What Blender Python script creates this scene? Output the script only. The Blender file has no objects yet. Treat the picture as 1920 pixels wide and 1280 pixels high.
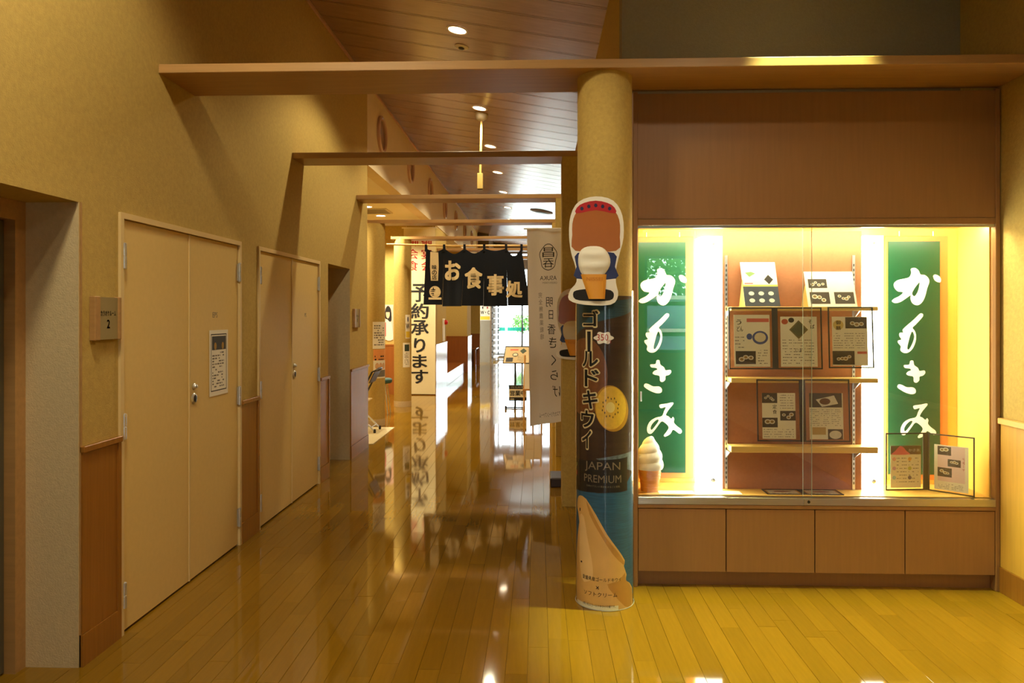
import bpy, bmesh, math, random
from mathutils import Vector, Matrix
random.seed(7)
S = bpy.context.scene
COL = S.collection
PI = math.pi

# ------------------------------------------------------------------ camera
FPX = 1400.0                      # focal length in pixels of the 1920 wide frame
TH = math.atan(49 / FPX)          # yaw to the left of the corridor axis
HC = 1.627                        # eye height
cam_d = bpy.data.cameras.new('camera')
cam = bpy.data.objects.new('camera', cam_d)
COL.objects.link(cam)
cam.location = (0, 0, HC)
cam.rotation_euler = (PI / 2, 0, TH)
cam_d.sensor_fit = 'HORIZONTAL'
cam_d.sensor_width = 36
cam_d.lens = 36 * FPX / 1920
cam_d.shift_y = -49 / 1920
cam_d.clip_start = 0.05
cam_d.clip_end = 300
S.camera = cam

# ------------------------------------------------------------------ world, exposure
W = bpy.data.worlds.new('daylight')
S.world = W
W.use_nodes = True
bg = W.node_tree.nodes['Background']
bg.inputs[0].default_value = (0.86, 0.94, 1.0, 1)
bg.inputs[1].default_value = 12.0
S.view_settings.view_transform = 'Standard'
S.view_settings.look = 'None'
S.view_settings.exposure = 0.0
S.view_settings.gamma = 1.0
S.view_settings.use_curve_mapping = False
S.cycles.use_denoising = True
S.cycles.max_bounces = 10
S.cycles.diffuse_bounces = 5
S.cycles.glossy_bounces = 5
S.cycles.transparent_max_bounces = 24
S.cycles.caustics_reflective = False
S.cycles.caustics_refractive = False
S.cycles.sample_clamp_indirect = 6.0
DOWN_W = 125.0                     # watts of a corridor downlight
WARM = (1.0, 0.87, 0.58)

def portal(x0, x1, y, z0, z1, facing):
    l = bpy.data.lights.new('window_portal', 'AREA')
    l.shape = 'RECTANGLE'
    l.size = x1 - x0
    l.size_y = z1 - z0
    l.cycles.is_portal = True
    o = bpy.data.objects.new('window_portal', l)
    COL.objects.link(o)
    o.location = ((x0 + x1) / 2, y, (z0 + z1) / 2)
    o.rotation_euler = (PI / 2 if facing > 0 else -PI / 2, 0, 0)
    return o
portal(-2.0, 0.5, 28.95, 0.05, 4.0, -1)
portal(-0.45, 0.45, -4.05, 0.05, 2.2, 1)
portal(1.85, 2.62, -4.05, 0.98, 2.66, 1)

# ------------------------------------------------------------------ pixel helpers (for authoring positions on real planes)
def ray(px, py):
    u = (px - 960) / FPX
    v = -(py - 591) / FPX
    return (u * math.cos(TH) - math.sin(TH), math.cos(TH) + u * math.sin(TH), v)
def onX(px, py, X):
    r = ray(px, py); t = X / r[0]
    return (X, r[1] * t, HC + r[2] * t)
def onY(px, py, Y):
    r = ray(px, py); t = Y / r[1]
    return (r[0] * t, Y, HC + r[2] * t)
def onZ(px, py, Z):
    r = ray(px, py); t = (Z - HC) / r[2]
    return (r[0] * t, r[1] * t, Z)
def xz(px, py, Y):
    p = onY(px, py, Y); return (p[0], p[2])
def yz(px, py, X):
    p = onX(px, py, X); return (p[1], p[2])

# ------------------------------------------------------------------ materials
def lin(c):
    return tuple((x / 255 / 12.92 if x / 255 <= 0.04045 else ((x / 255 + 0.055) / 1.055) ** 2.4) for x in c)
MATS = {}
def mat(name, rgb, rough=0.5, spec=0.5, metal=0.0, var=0.0, scale=8.0, stretch=(1, 1, 1), bump=0.0, bscale=60.0,
        rnd=0.0, coat=0.0, emit=None, estr=0.0, sheen=0.0, detail=4.0):
    if name in MATS:
        return MATS[name]
    m = bpy.data.materials.new(name)
    m.use_nodes = True
    nt = m.node_tree
    b = nt.nodes['Principled BSDF']
    c = lin(rgb)
    b.inputs['Base Color'].default_value = (*c, 1)
    b.inputs['Roughness'].default_value = rough
    b.inputs['Specular IOR Level'].default_value = spec
    b.inputs['Metallic'].default_value = metal
    if coat:
        b.inputs['Coat Weight'].default_value = coat
        b.inputs['Coat Roughness'].default_value = 0.05
    if sheen:
        b.inputs['Sheen Weight'].default_value = sheen
    if emit:
        b.inputs['Emission Color'].default_value = (*lin(emit), 1)
        b.inputs['Emission Strength'].default_value = estr
    tc = nt.nodes.new('ShaderNodeTexCoord')
    mp = nt.nodes.new('ShaderNodeMapping')
    mp.inputs['Scale'].default_value = stretch
    nt.links.new(tc.outputs['Object'], mp.inputs['Vector'])
    if var or rnd:
        nz = nt.nodes.new('ShaderNodeTexNoise')
        nz.inputs['Scale'].default_value = scale
        nz.inputs['Detail'].default_value = detail
        nz.inputs['Roughness'].default_value = 0.6
        nt.links.new(mp.outputs[0], nz.inputs['Vector'])
        mr = nt.nodes.new('ShaderNodeMapRange')
        mr.inputs[1].default_value = 0.25
        mr.inputs[2].default_value = 0.75
        mr.inputs[3].default_value = 1 - var
        mr.inputs[4].default_value = 1 + var
        nt.links.new(nz.outputs['Fac'], mr.inputs[0])
        val = mr.outputs[0]
        if rnd:
            oi = nt.nodes.new('ShaderNodeObjectInfo')
            ge = nt.nodes.new('ShaderNodeNewGeometry')
            ad = nt.nodes.new('ShaderNodeMath'); ad.operation = 'ADD'
            nt.links.new(oi.outputs['Random'], ad.inputs[0])
            nt.links.new(ge.outputs['Random Per Island'], ad.inputs[1])
            fr = nt.nodes.new('ShaderNodeMath'); fr.operation = 'FRACT'
            nt.links.new(ad.outputs[0], fr.inputs[0])
            m2 = nt.nodes.new('ShaderNodeMapRange')
            m2.inputs[3].default_value = 1 - rnd
            m2.inputs[4].default_value = 1 + rnd * 0.6
            nt.links.new(fr.outputs[0], m2.inputs[0])
            mu = nt.nodes.new('ShaderNodeMath'); mu.operation = 'MULTIPLY'
            nt.links.new(val, mu.inputs[0]); nt.links.new(m2.outputs[0], mu.inputs[1])
            val = mu.outputs[0]
        vm = nt.nodes.new('ShaderNodeVectorMath'); vm.operation = 'SCALE'
        vm.inputs[0].default_value = c
        nt.links.new(val, vm.inputs['Scale'])
        nt.links.new(vm.outputs[0], b.inputs['Base Color'])
    if bump:
        n2 = nt.nodes.new('ShaderNodeTexNoise')
        n2.inputs['Scale'].default_value = bscale
        n2.inputs['Detail'].default_value = 5
        nt.links.new(mp.outputs[0], n2.inputs['Vector'])
        bp = nt.nodes.new('ShaderNodeBump')
        bp.inputs['Strength'].default_value = bump
        bp.inputs['Distance'].default_value = 0.01
        nt.links.new(n2.outputs['Fac'], bp.inputs['Height'])
        nt.links.new(bp.outputs[0], b.inputs['Normal'])
    MATS[name] = m
    return m
def glass_mat(name, tint=(1, 1, 1), ior=1.5, boost=1.0, rough=0.0):
    m = bpy.data.materials.new(name)
    m.use_nodes = True
    nt = m.node_tree
    nt.nodes.clear()
    out = nt.nodes.new('ShaderNodeOutputMaterial')
    mix = nt.nodes.new('ShaderNodeMixShader')
    tr = nt.nodes.new('ShaderNodeBsdfTransparent'); tr.inputs[0].default_value = (*tint, 1)
    gl = nt.nodes.new('ShaderNodeBsdfGlossy'); gl.inputs['Roughness'].default_value = rough
    fr = nt.nodes.new('ShaderNodeFresnel'); fr.inputs['IOR'].default_value = ior
    ge = nt.nodes.new('ShaderNodeNewGeometry')          # thin sheet: both faces reflect like the outer one
    mr = nt.nodes.new('ShaderNodeMapRange')
    mr.inputs[3].default_value = ior
    mr.inputs[4].default_value = 1 / ior
    nt.links.new(ge.outputs['Backfacing'], mr.inputs[0]); nt.links.new(mr.outputs[0], fr.inputs['IOR'])
    nt.links.new(fr.outputs[0], mix.inputs[0])
    nt.links.new(tr.outputs[0], mix.inputs[1]); nt.links.new(gl.outputs[0], mix.inputs[2])
    nt.links.new(mix.outputs[0], out.inputs[0])
    MATS[name] = m
    return m

PLASTER = mat('plaster_ochre', (188, 160, 90), 0.9, 0.2, var=0.11, scale=45, bump=0.2, bscale=150)
PLASTER_P = mat('plaster_pale', (205, 185, 145), 0.9, 0.2, var=0.08, scale=40, bump=0.2, bscale=140)
PLASTER_W = mat('fascia_cream', (228, 210, 174), 0.6, 0.3, var=0.03, scale=10)
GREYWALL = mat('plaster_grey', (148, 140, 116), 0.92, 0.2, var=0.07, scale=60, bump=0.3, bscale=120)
WHITEC = mat('soffit_white', (242, 234, 216), 0.8, 0.2, var=0.02)
CEILM = mat('ceiling_wood_panel', (156, 122, 102), 0.24, 0.9, var=0.10, scale=5, stretch=(0.6, 9, 4), rnd=0.06)
CEILB = mat('ceiling_groove', (60, 42, 34), 0.8)
FLOORM = mat('floor_plank_wood', (134, 97, 21), 0.05, 0.5, var=0.08, scale=6, stretch=(9, 0.7, 4), rnd=0.14)
FLOORB = mat('floor_joint', (90, 62, 22), 0.6)
WOOD = mat('wainscot_wood', (152, 100, 38), 0.26, 0.5, var=0.14, scale=5, stretch=(9, 9, 0.5), coat=0.15)
WOODB = mat('beam_wood', (172, 132, 82), 0.4, 0.4, var=0.12, scale=5, stretch=(0.5, 8, 8))
CASEW = mat('case_wood', (148, 106, 62), 0.38, 0.5, var=0.07, scale=6, stretch=(9, 9, 0.5))
CASEY = mat('case_yellow_wood', (240, 198, 92), 0.5, 0.4, var=0.05, scale=6, stretch=(8, 8, 0.5))
COUNT = mat('case_counter', (222, 176, 84), 0.4, 0.4, var=0.05, scale=6, stretch=(0.6, 8, 8))
BACKP = mat('case_back_cloth', (166, 112, 80), 0.9, 0.2, var=0.07, scale=60)
DOORM = mat('door_paint', (222, 192, 122), 0.5, 0.4, var=0.03, scale=30)
FRAMEM = mat('door_frame_paint', (222, 196, 140), 0.45, 0.4, var=0.03)
CHROME = mat('chrome', (226, 230, 234), 0.3, 0.5, metal=0.85, var=0.02)
STEEL = mat('brushed_steel', (190, 185, 175), 0.28, 0.5, metal=1.0, var=0.08, scale=20, stretch=(0.3, 10, 10))
BLACK = mat('black_plastic', (22, 21, 20), 0.45, var=0.05)
INK = mat('ink_black', (24, 22, 22), 0.7, var=0.03)
INKG = mat('ink_grey', (120, 114, 104), 0.8, var=0.05)
INKR = mat('ink_red', (176, 38, 30), 0.7, var=0.03)
INKW = mat('ink_white', (244, 240, 228), 0.6, var=0.02)
PAPER = mat('paper_white', (238, 232, 214), 0.7, var=0.02)
PAPERY = mat('paper_cream', (242, 238, 208), 0.7, var=0.03)
PAPERP = mat('paper_pink', (236, 190, 176), 0.6, var=0.03)
GREEN = mat('sign_green', (5, 66, 40), 0.35, 0.4, var=0.04)
ORANGE = mat('sign_orange', (216, 128, 58), 0.5, var=0.03)
NAVY = mat('noren_navy', (24, 28, 36), 0.95, 0.1, var=0.12, scale=120, sheen=0.2)
NORENW = mat('noren_cream', (226, 208, 164), 0.9, 0.1, var=0.04, scale=80)
CLOTH = mat('banner_cloth', (214, 208, 198), 0.9, 0.1, var=0.03, scale=60)
CLOTHY = mat('hanging_cloth', (236, 222, 178), 0.9, 0.1, var=0.03, scale=40)
def translucent(m, rgb, fac):
    nt = m.node_tree
    out = [n for n in nt.nodes if n.type == 'OUTPUT_MATERIAL'][0]
    b = nt.nodes['Principled BSDF']
    tl = nt.nodes.new('ShaderNodeBsdfTranslucent'); tl.inputs[0].default_value = (*lin(rgb), 1)
    mx = nt.nodes.new('ShaderNodeMixShader'); mx.inputs[0].default_value = fac
    nt.links.new(b.outputs[0], mx.inputs[1]); nt.links.new(tl.outputs[0], mx.inputs[2]); nt.links.new(mx.outputs[0], out.inputs[0])
translucent(CLOTH, (226, 220, 210), 0.5)
translucent(CLOTHY, (236, 222, 178), 0.3)
LAMPM = mat('lamp_diffuser', (255, 245, 225), 0.5, emit=(255, 232, 196), estr=22.0)
TUBE = mat('lightbox_acrylic', (250, 250, 244), 0.35, emit=(248, 255, 228), estr=16.0)
TUBE2 = mat('case_top_lamp', (250, 250, 240), 0.4, emit=(255, 250, 205), estr=125.0)
GLASS = glass_mat('case_glass', ior=1.62)
GLASSD = glass_mat('door_glass', tint=(0.96, 0.99, 0.98), ior=1.45)
FILM = glass_mat('clear_film', ior=1.22, rough=0.04)
SLEEVE = glass_mat('clear_sleeve', tint=(0.95, 0.94, 0.92), ior=1.3, rough=0.12)
ALU = mat('aluminium_frame', (150, 150, 148), 0.4, metal=0.7, var=0.03)
REDM = mat('alarm_red', (210, 20, 16), 0.35, var=0.03)
LEAF = mat('leaf_green', (96, 150, 62), 0.6, var=0.3, scale=3, rnd=0.35)
BARK = mat('bark_brown', (90, 70, 50), 0.9, var=0.2, scale=20)
PAVE = mat('outside_pavement', (190, 188, 180), 0.9, var=0.06, scale=3)
BLUEW = mat('blue_grey_block', (120, 140, 165), 0.8, var=0.08, scale=6)
ICE = mat('soft_serve_white', (246, 243, 228), 0.4, 0.5, var=0.02)
WAFER = mat('wafer_orange', (236, 166, 60), 0.5, var=0.05)
TEAL = mat('teal_plastic', (50, 92, 92), 0.5, var=0.05)
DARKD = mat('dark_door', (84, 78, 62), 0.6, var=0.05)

# ------------------------------------------------------------------ mesh helpers
WL = {}
def wl(o):
    return WL.get(o.name, Vector((0, 0, 0))) if o is not None else Vector((0, 0, 0))
class MB:
    def __init__(s):
        s.v = []; s.f = []; s.sm = []
    def add(s, vs, fs, smooth=False):
        n = len(s.v)
        s.v += [tuple(x) for x in vs]
        s.f += [tuple(i + n for i in f) for f in fs]
        s.sm += [smooth] * len(fs)
        return s
    def box(s, x0, x1, y0, y1, z0, z1):
        vs = [(x, y, z) for x in (x0, x1) for y in (y0, y1) for z in (z0, z1)]
        return s.add(vs, [(0, 1, 3, 2), (4, 6, 7, 5), (0, 4, 5, 1), (2, 3, 7, 6), (0, 2, 6, 4), (1, 5, 7, 3)])
    def bbox(s, x0, x1, y0, y1, z0, z1, b=0.004):
        bm = bmesh.new()
        bmesh.ops.create_cube(bm, size=1)
        for v in bm.verts:
            v.co = Vector(((x0 + x1) / 2 + v.co.x * (x1 - x0), (y0 + y1) / 2 + v.co.y * (y1 - y0), (z0 + z1) / 2 + v.co.z * (z1 - z0)))
        bmesh.ops.bevel(bm, geom=bm.edges[:], offset=b, segments=1, profile=0.5, affect='EDGES')
        bm.verts.index_update()
        s.add([v.co[:] for v in bm.verts], [[v.index for v in f.verts] for f in bm.faces])
        bm.free()
        return s
    def tube(s, pts, r, n=10, cap=True):
        pts = [Vector(p) for p in pts]
        rs = r if isinstance(r, (list, tuple)) else [r] * len(pts)
        vs = []; fs = []
        up = None
        for i, p in enumerate(pts):
            d = (pts[min(i + 1, len(pts) - 1)] - pts[max(i - 1, 0)]).normalized()
            if up is None:
                up = Vector((0, 0, 1)) if abs(d.z) < 0.9 else Vector((1, 0, 0))
            a = d.cross(up).normalized(); b = d.cross(a).normalized(); up = a.cross(d) if False else up
            for k in range(n):
                t = 2 * PI * k / n
                vs.append(p + rs[i] * (math.cos(t) * a + math.sin(t) * b))
        for i in range(len(pts) - 1):
            for k in range(n):
                k2 = (k + 1) % n
                fs.append((i * n + k, i * n + k2, (i + 1) * n + k2, (i + 1) * n + k))
        if cap:
            fs.append(tuple(range(n - 1, -1, -1))); fs.append(tuple((len(pts) - 1) * n + k for k in range(n)))
        return s.add(vs, fs, True)
    def lathe(s, prof, c=(0, 0, 0), n=24, axis='z', off=None, cap=True):
        vs = []; fs = []
        for i, (r, h) in enumerate(prof):
            for k in range(n):
                t = 2 * PI * k / n
                rr = r * (off(t, h) if off else 1)
                a, b = rr * math.cos(t), rr * math.sin(t)
                vs.append({'z': (c[0] + a, c[1] + b, c[2] + h), 'x': (c[0] + h, c[1] + a, c[2] + b), 'y': (c[0] + a, c[1] + h, c[2] - b)}[axis])
        for i in range(len(prof) - 1):
            for k in range(n):
                k2 = (k + 1) % n
                fs.append((i * n + k, i * n + k2, (i + 1) * n + k2, (i + 1) * n + k))
        if cap:
            fs.append(tuple(range(n - 1, -1, -1))); fs.append(tuple((len(prof) - 1) * n + k for k in range(n)))
        return s.add(vs, fs, True)
    def build(s, name, m, parent=None, local=False):
        off = Vector((0, 0, 0)) if local else wl(parent)
        me = bpy.data.meshes.new(name)
        me.from_pydata([(v[0] - off.x, v[1] - off.y, v[2] - off.z) for v in s.v], [], s.f)
        me.polygons.foreach_set('use_smooth', s.sm)
        me.materials.append(m)
        me.update()
        bm = bmesh.new(); bm.from_mesh(me)
        bmesh.ops.recalc_face_normals(bm, faces=bm.faces[:]); bm.to_mesh(me); bm.free()
        if any(s.sm):
            try: me.set_sharp_from_angle(angle=math.radians(40))
            except Exception: pass
        o = bpy.data.objects.new(name, me)
        COL.objects.link(o)
        o.parent = parent
        WL[o.name] = off
        return o
def box(name, m, parent, *a, b=0.0):
    return (MB().bbox(*a, b=b) if b else MB().box(*a)).build(name, m, parent)
def tag(o, label, cat, group=None):
    o['label'] = label; o['category'] = cat
    if group: o['group'] = group
    return o
def struct(o):
    o['kind'] = 'structure'
    return o
def thing(name, label, cat, loc=(0, 0, 0), rz=0.0, group=None):
    o = bpy.data.objects.new(name, None)
    o.empty_display_size = 0.1
    COL.objects.link(o)
    o.location = loc
    o.rotation_euler = (0, 0, rz)
    WL[o.name] = Vector(loc)
    return tag(o, label, cat, group)
def sroot(name, label=None, loc=(0, 0, 0)):
    o = bpy.data.objects.new(name, None)
    o.empty_display_size = 0.1
    COL.objects.link(o)
    o.location = loc
    WL[o.name] = Vector(loc)
    if label: o['label'] = label
    return struct(o)

# ------------------------------------------------------------------ flat print: polygons and lettering
TC = {}
def text2(body, size=1.0, stamp=None):
    """glyph outlines as (verts2d, faces), centred; stamp thickens the strokes by overprinting"""
    if body not in TC:
        cu = bpy.data.curves.new('lettering', 'FONT')
        cu.body = body
        cu.size = 1.0
        cu.resolution_u = 3
        ob = bpy.data.objects.new('lettering', cu)
        COL.objects.link(ob)
        dg = bpy.context.evaluated_depsgraph_get()
        me = bpy.data.meshes.new_from_object(ob.evaluated_get(dg))
        vs = [(v.co.x, v.co.y) for v in me.vertices]
        fs = [tuple(p.vertices) for p in me.polygons]
        bpy.data.objects.remove(ob); bpy.data.curves.remove(cu); bpy.data.meshes.remove(me)
        if vs:
            x0 = min(v[0] for v in vs); x1 = max(v[0] for v in vs)
            y0 = min(v[1] for v in vs); y1 = max(v[1] for v in vs)
            vs = [(v[0] - (x0 + x1) / 2, v[1] - (y0 + y1) / 2) for v in vs]
            TC[body] = (vs, fs, x1 - x0, y1 - y0)
        else:
            TC[body] = ([], [], 0, 0)
    vs, fs, w, h = TC[body]
    ov = []; of = []
    for k, (dx, dy) in enumerate(stamp or [(0, 0)]):
        n = len(ov)
        ov += [((x + dx) * size, (y + dy) * size) for x, y in vs]
        of += [tuple(i + n for i in f) for f in fs]
    return ov, of
def fit(body, w, h, stamp=None):
    """lettering scaled to a w by h box"""
    ov, of = text2(body, 1.0, stamp)
    if not ov: return [], []
    x0 = min(v[0] for v in ov); x1 = max(v[0] for v in ov); y0 = min(v[1] for v in ov); y1 = max(v[1] for v in ov)
    sx = w / max(x1 - x0, 1e-6); sy = h / max(y1 - y0, 1e-6)
    return [((x - (x0 + x1) / 2) * sx, (y - (y0 + y1) / 2) * sy) for x, y in ov], of
BOLD = [(dx * 0.022, dy * 0.014) for dx in (-1, 0, 1) for dy in (-1, 0, 1)]
HEAVY = [(dx * 0.02, dy * 0.018) for dx in (-2, -1, 0, 1, 2) for dy in (-1.5, 0, 1.5)]
MINCHO = [(dx * 0.017, 0) for dx in (-1.5, -0.5, 0.5, 1.5)]
RING = [(0.07 * math.cos(a * PI / 6), 0.07 * math.sin(a * PI / 6)) for a in range(12)] + [(0.035, 0), (-0.035, 0), (0, 0.035), (0, -0.035), (0, 0)]
def poly2(outer, holes=()):
    bm = bmesh.new()
    es = []
    for loop in [outer] + list(holes):
        vs = [bm.verts.new((p[0], p[1], 0)) for p in loop]
        es += [bm.edges.new((vs[i], vs[(i + 1) % len(vs)])) for i in range(len(vs))]
    bmesh.ops.triangle_fill(bm, edges=es, use_beauty=True, use_dissolve=False)
    bm.verts.index_update()
    r = [(v.co.x, v.co.y) for v in bm.verts], [tuple(v.index for v in f.verts) for f in bm.faces]
    bm.free()
    return r
def smooth_loop(pts, n=3):
    out = []
    m = len(pts)
    for i in range(m):
        p0, p1, p2, p3 = pts[i - 1], pts[i], pts[(i + 1) % m], pts[(i + 2) % m]
        for k in range(n):
            t = k / n
            out.append(tuple(0.5 * (2 * p1[j] + (p2[j] - p0[j]) * t + (2 * p0[j] - 5 * p1[j] + 4 * p2[j] - p3[j]) * t * t +
                                    (3 * p1[j] - p0[j] - 3 * p2[j] + p3[j]) * t ** 3) for j in (0, 1)))
    return out
def rect2(x0, x1, y0, y1):
    return [(x0, y0), (x1, y0), (x1, y1), (x0, y1)], [(0, 1, 2, 3)]
def ell2(cx, cy, rx, ry, n=24):
    return [(cx + rx * math.cos(2 * PI * k / n), cy + ry * math.sin(2 * PI * k / n)) for k in range(n)], [tuple(range(n))]
def shift2(vf, dx, dy, sx=1, sy=1, rot=0):
    c, s_ = math.cos(rot), math.sin(rot)
    return [((x * c - y * s_) * sx + dx, (x * s_ + y * c) * sy + dy) for x, y in vf[0]], vf[1]
class Sheet:
    """a printed surface: 2D pieces mapped to 3D by fn(x, y, k), k = layers of ink"""
    def __init__(s, fn):
        s.fn = fn
        s.parts = {}
    def put(s, key, vf, layer=1, m=None):
        rec = s.parts.setdefault(key, [[], m])
        if m is not None: rec[1] = m
        rec[0].append(([s.fn(x, y, layer) for x, y in vf[0]], vf[1]))
    def build(s, parent, local=False):
        for k, (pcs, m) in s.parts.items():
            if len(pcs) <= 8:
                for p in pcs:
                    MB().add(*p).build(k, m, parent, local)
            else:                                    # fine print: joined
                mb = MB()
                for p in pcs: mb.add(*p)
                o = mb.build(k, m, parent, local)
                o['kind'] = 'stuff'
def plane_fn(o, ux, uy, n, eps=0.0006):
    o, ux, uy, n = Vector(o), Vector(ux), Vector(uy), Vector(n)
    return lambda x, y, k: tuple(o + ux * x + uy * y + n * (eps * k))
def text_rows(sh, key, x0, x1, ytop, ybot, n, m, seed=1, layer=1, fill=0.5, cols=1):
    """small rows of print too fine to read"""
    rg = random.Random(seed)
    h = (ytop - ybot) / n
    for i in range(n):
        y = ytop - (i + 0.5) * h
        for c in range(cols):
            a = x0 + (x1 - x0) * c / cols
            b = x0 + (x1 - x0) * (c + 0.86) / cols
            x = a
            while x < b:
                w = (b - a) * rg.uniform(0.05, 0.22)
                if rg.random() < 0.72:
                    sh.put(key, rect2(x, min(x + w, b), y - h * fill / 2, y + h * fill / 2), layer, m)
                x += w + (b - a) * 0.05
def food(sh, x0, x1, y0, y1, seed, dark=True, layer=2):
    """a printed photograph of dishes: ground, plates, food"""
    rg = random.Random(seed)
    w, h = x1 - x0, y1 - y0
    sh.put('photo_ground', rect2(x0, x1, y0, y1), layer, mat('print_tray_dark', (56, 50, 44), 0.5, var=0.25, scale=40) if dark else PAPERY)
    n = rg.choice((2, 3, 3, 4))
    for i in range(n):
        cx = x0 + w * (0.18 + 0.64 * (i + 0.5) / n + rg.uniform(-0.05, 0.05))
        cy = y0 + h * rg.uniform(0.32, 0.68)
        r = min(w / n, h) * rg.uniform(0.34, 0.46)
        r = min(r, cx - x0, x1 - cx, cy - y0, y1 - cy)
        sh.put('photo_dish', ell2(cx, cy, r, r * 0.8, 16), layer + 1, mat('print_dish', (226, 222, 198), 0.5, var=0.1, scale=60))
        sh.put('photo_food', ell2(cx, cy, r * 0.6, r * 0.45, 12), layer + 2, mat('print_food', (150, 118, 60), 0.5, var=0.5, scale=90))

# ================================================================== STRUCTURE
XL, XR, XC = -2.12, 2.73, 0.55          # left wall, right wall near, right wall of the corridor
YB, YU, YE = -4.0, 4.93, 29.0           # wall behind the camera, wall above the case, glass end
YW = 9.2                                # end of the left wall
def zc(x): return 4.53 - 0.17 * (x - XL)

# ---- floor: base slab plus planks
floor = struct(MB().box(-5.0, 3.2, YB - 0.2, YE + 0.1, -0.12, -0.012).build('floor', FLOORB))
floor['label'] = 'glossy honey coloured hardwood plank floor'
PW, PL = 0.1, 0.9
plank_meshes = {}
def plank_mesh(L):
    key = round(L, 2)
    if key not in plank_meshes:
        o = MB().bbox(-PW / 2 + 0.0004, PW / 2 - 0.0004, 0.0004, L - 0.0004, -0.012, 0.0, b=0.0009).build('plank', FLOORM)
        me = o.data
        bpy.data.objects.remove(o)
        plank_meshes[key] = me
    return plank_meshes[key]
cands = []
rest = MB()
def in_floor(x, y):
    if y < YW: return XL - 0.36 < x < (XR if y < YU + 0.4 else XC)
    return -4.7 < x < XC
rg = random.Random(3)
nrow = int((3.2 + 5.0) / PW)
for r in range(nrow):
    x = -4.95 + PW * (r + 0.5)
    y = YB - rg.uniform(0, PL)
    while y < YE:
        L = rg.choice((0.9, 0.9, 0.9, 0.6, 1.2))
        ym = y + L / 2
        if in_floor(x, ym) and y > YB - 0.15:
            tilt = (rg.gauss(0, 0.0007), rg.gauss(0, 0.0007))
            ok = False
            if y + L > 3.05 and XL - 0.05 < x:
                p = ((x * math.cos(TH) + ym * math.sin(TH)) / ym)
                if -0.72 < p < 0.72: ok = True
            cands.append((0 if ok else 1, ym, x, y, L, tilt))
        y += L
cands.sort(key=lambda c: (c[0], c[1]))
for i, (bad, ym, x, y, L, tilt) in enumerate(cands):
    if not bad and i < 300:
        o = bpy.data.objects.new('plank', plank_mesh(L))
        COL.objects.link(o)
        o.parent = floor
        o.location = (x, y, 0)
        o.rotation_euler = (tilt[0], tilt[1], 0)
    else:
        hx = PW / 2 - 0.0005
        L2 = min(L, YE - y)
        a, b = tilt
        q = [(-hx, 0.001), (hx, 0.001), (hx, L2 - 0.001), (-hx, L2 - 0.001)]
        top = [(x + px, y + py, py * a - px * b) for px, py in q]
        low = [(px, py, -0.0119) for px, py, _ in top]
        rest.add(top + low, [(0, 1, 2, 3), (0, 4, 5, 1), (1, 5, 6, 2), (2, 6, 7, 3), (3, 7, 4, 0)])
ro = rest.build('far_planks', FLOORM, floor)
ro['kind'] = 'stuff'

# ---- ceiling: sloping base with boards across the corridor
cb = MB()
def slab(x0, x1, y0, y1, lift, thick):
    vs = [(x, y, zc(x) + lift + t) for x in (x0, x1) for y in (y0, y1) for t in (0, thick)]
    cb.add(vs, [(0, 1, 3, 2), (4, 6, 7, 5), (0, 4, 5, 1), (2, 3, 7, 6), (0, 2, 6, 4), (1, 5, 7, 3)])
slab(XL - 0.3, XR + 0.3, YB - 0.2, YU + 0.3, 0.012, 0.1)
slab(XL - 0.3, XC + 0.3, YU + 0.3, YE + 0.3, 0.012, 0.1)
ceiling = struct(cb.build('ceiling', CEILB))
ceiling['label'] = 'sloping ceiling of brown glossy boards with dark grooves'
BW = 0.385
def board_mesh(x0, x1):
    mb = MB()
    for (a, b) in ((0.0, 0.345), (0.353, 0.377)):
        vs = [(x, y, zc(x) + t) for x in (x0, x1) for y in (a, b) for t in (0, 0.011)]
        mb.add(vs, [(0, 1, 3, 2), (4, 6, 7, 5), (0, 4, 5, 1), (2, 3, 7, 6), (0, 2, 6, 4), (1, 5, 7, 3)])
    o = mb.build('board', CEILM); me = o.data; bpy.data.objects.remove(o)
    return me
bmA, bmB = board_mesh(XL, XR), board_mesh(XL, XC)
y = YB
while y < YE - 0.3:
    o = bpy.data.objects.new('board', bmA if y < YU - 0.3 else bmB)
    COL.objects.link(o); o.parent = ceiling; o.location = (0, y, 0)
    y += BW
# flat soffit over the side area on the left
so = struct(box('ceiling_soffit', WHITEC, None, -4.8, XL - 0.16, YW, YE, 3.52, 3.62))
so['label'] = 'flat cream soffit ceiling over the side area'

# ---- left wall with door openings
OPEN = [(2.30, 3.38), (3.70, 5.24), (5.57, 7.16), (7.47, 8.35)]
DH = 2.15
w = MB()
ys = YB
for a, b in OPEN:
    w.box(XL - 0.16, XL, ys, a, 0, 4.6)
    w.box(XL - 0.16, XL, a, b, DH, 4.6)
    ys = b
w.box(XL - 0.16, XL, ys, YW, 0, 4.6)
w.box(XL - 0.7, XL - 0.5, YB, YW, 0, 4.6)
for a, b in (OPEN[0], OPEN[3]):                 # deep reveals
    w.box(XL - 0.5, XL - 0.16, b, b + 0.1, 0, DH + 0.1)
    w.box(XL - 0.5, XL - 0.16, a - 0.1, a, 0, DH + 0.1)
    w.box(XL - 0.5, XL - 0.16, a, b, DH, DH + 0.1)
w.box(XL - 0.5, XL - 0.16, YW - 0.14, YW, 0, 4.6)
wall_left = struct(w.build('wall_left', PLASTER))
wall_left['label'] = 'rough ochre plaster wall with doors along the left'
# fascia above the side area with porthole openings closed by discs
fascia = struct(MB().box(XL - 0.16, XL, YW, YE, 3.52, 4.6).build('wall_fascia', PLASTER_W))
fascia['label'] = 'cream fascia wall with round portholes above the side area'
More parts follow.
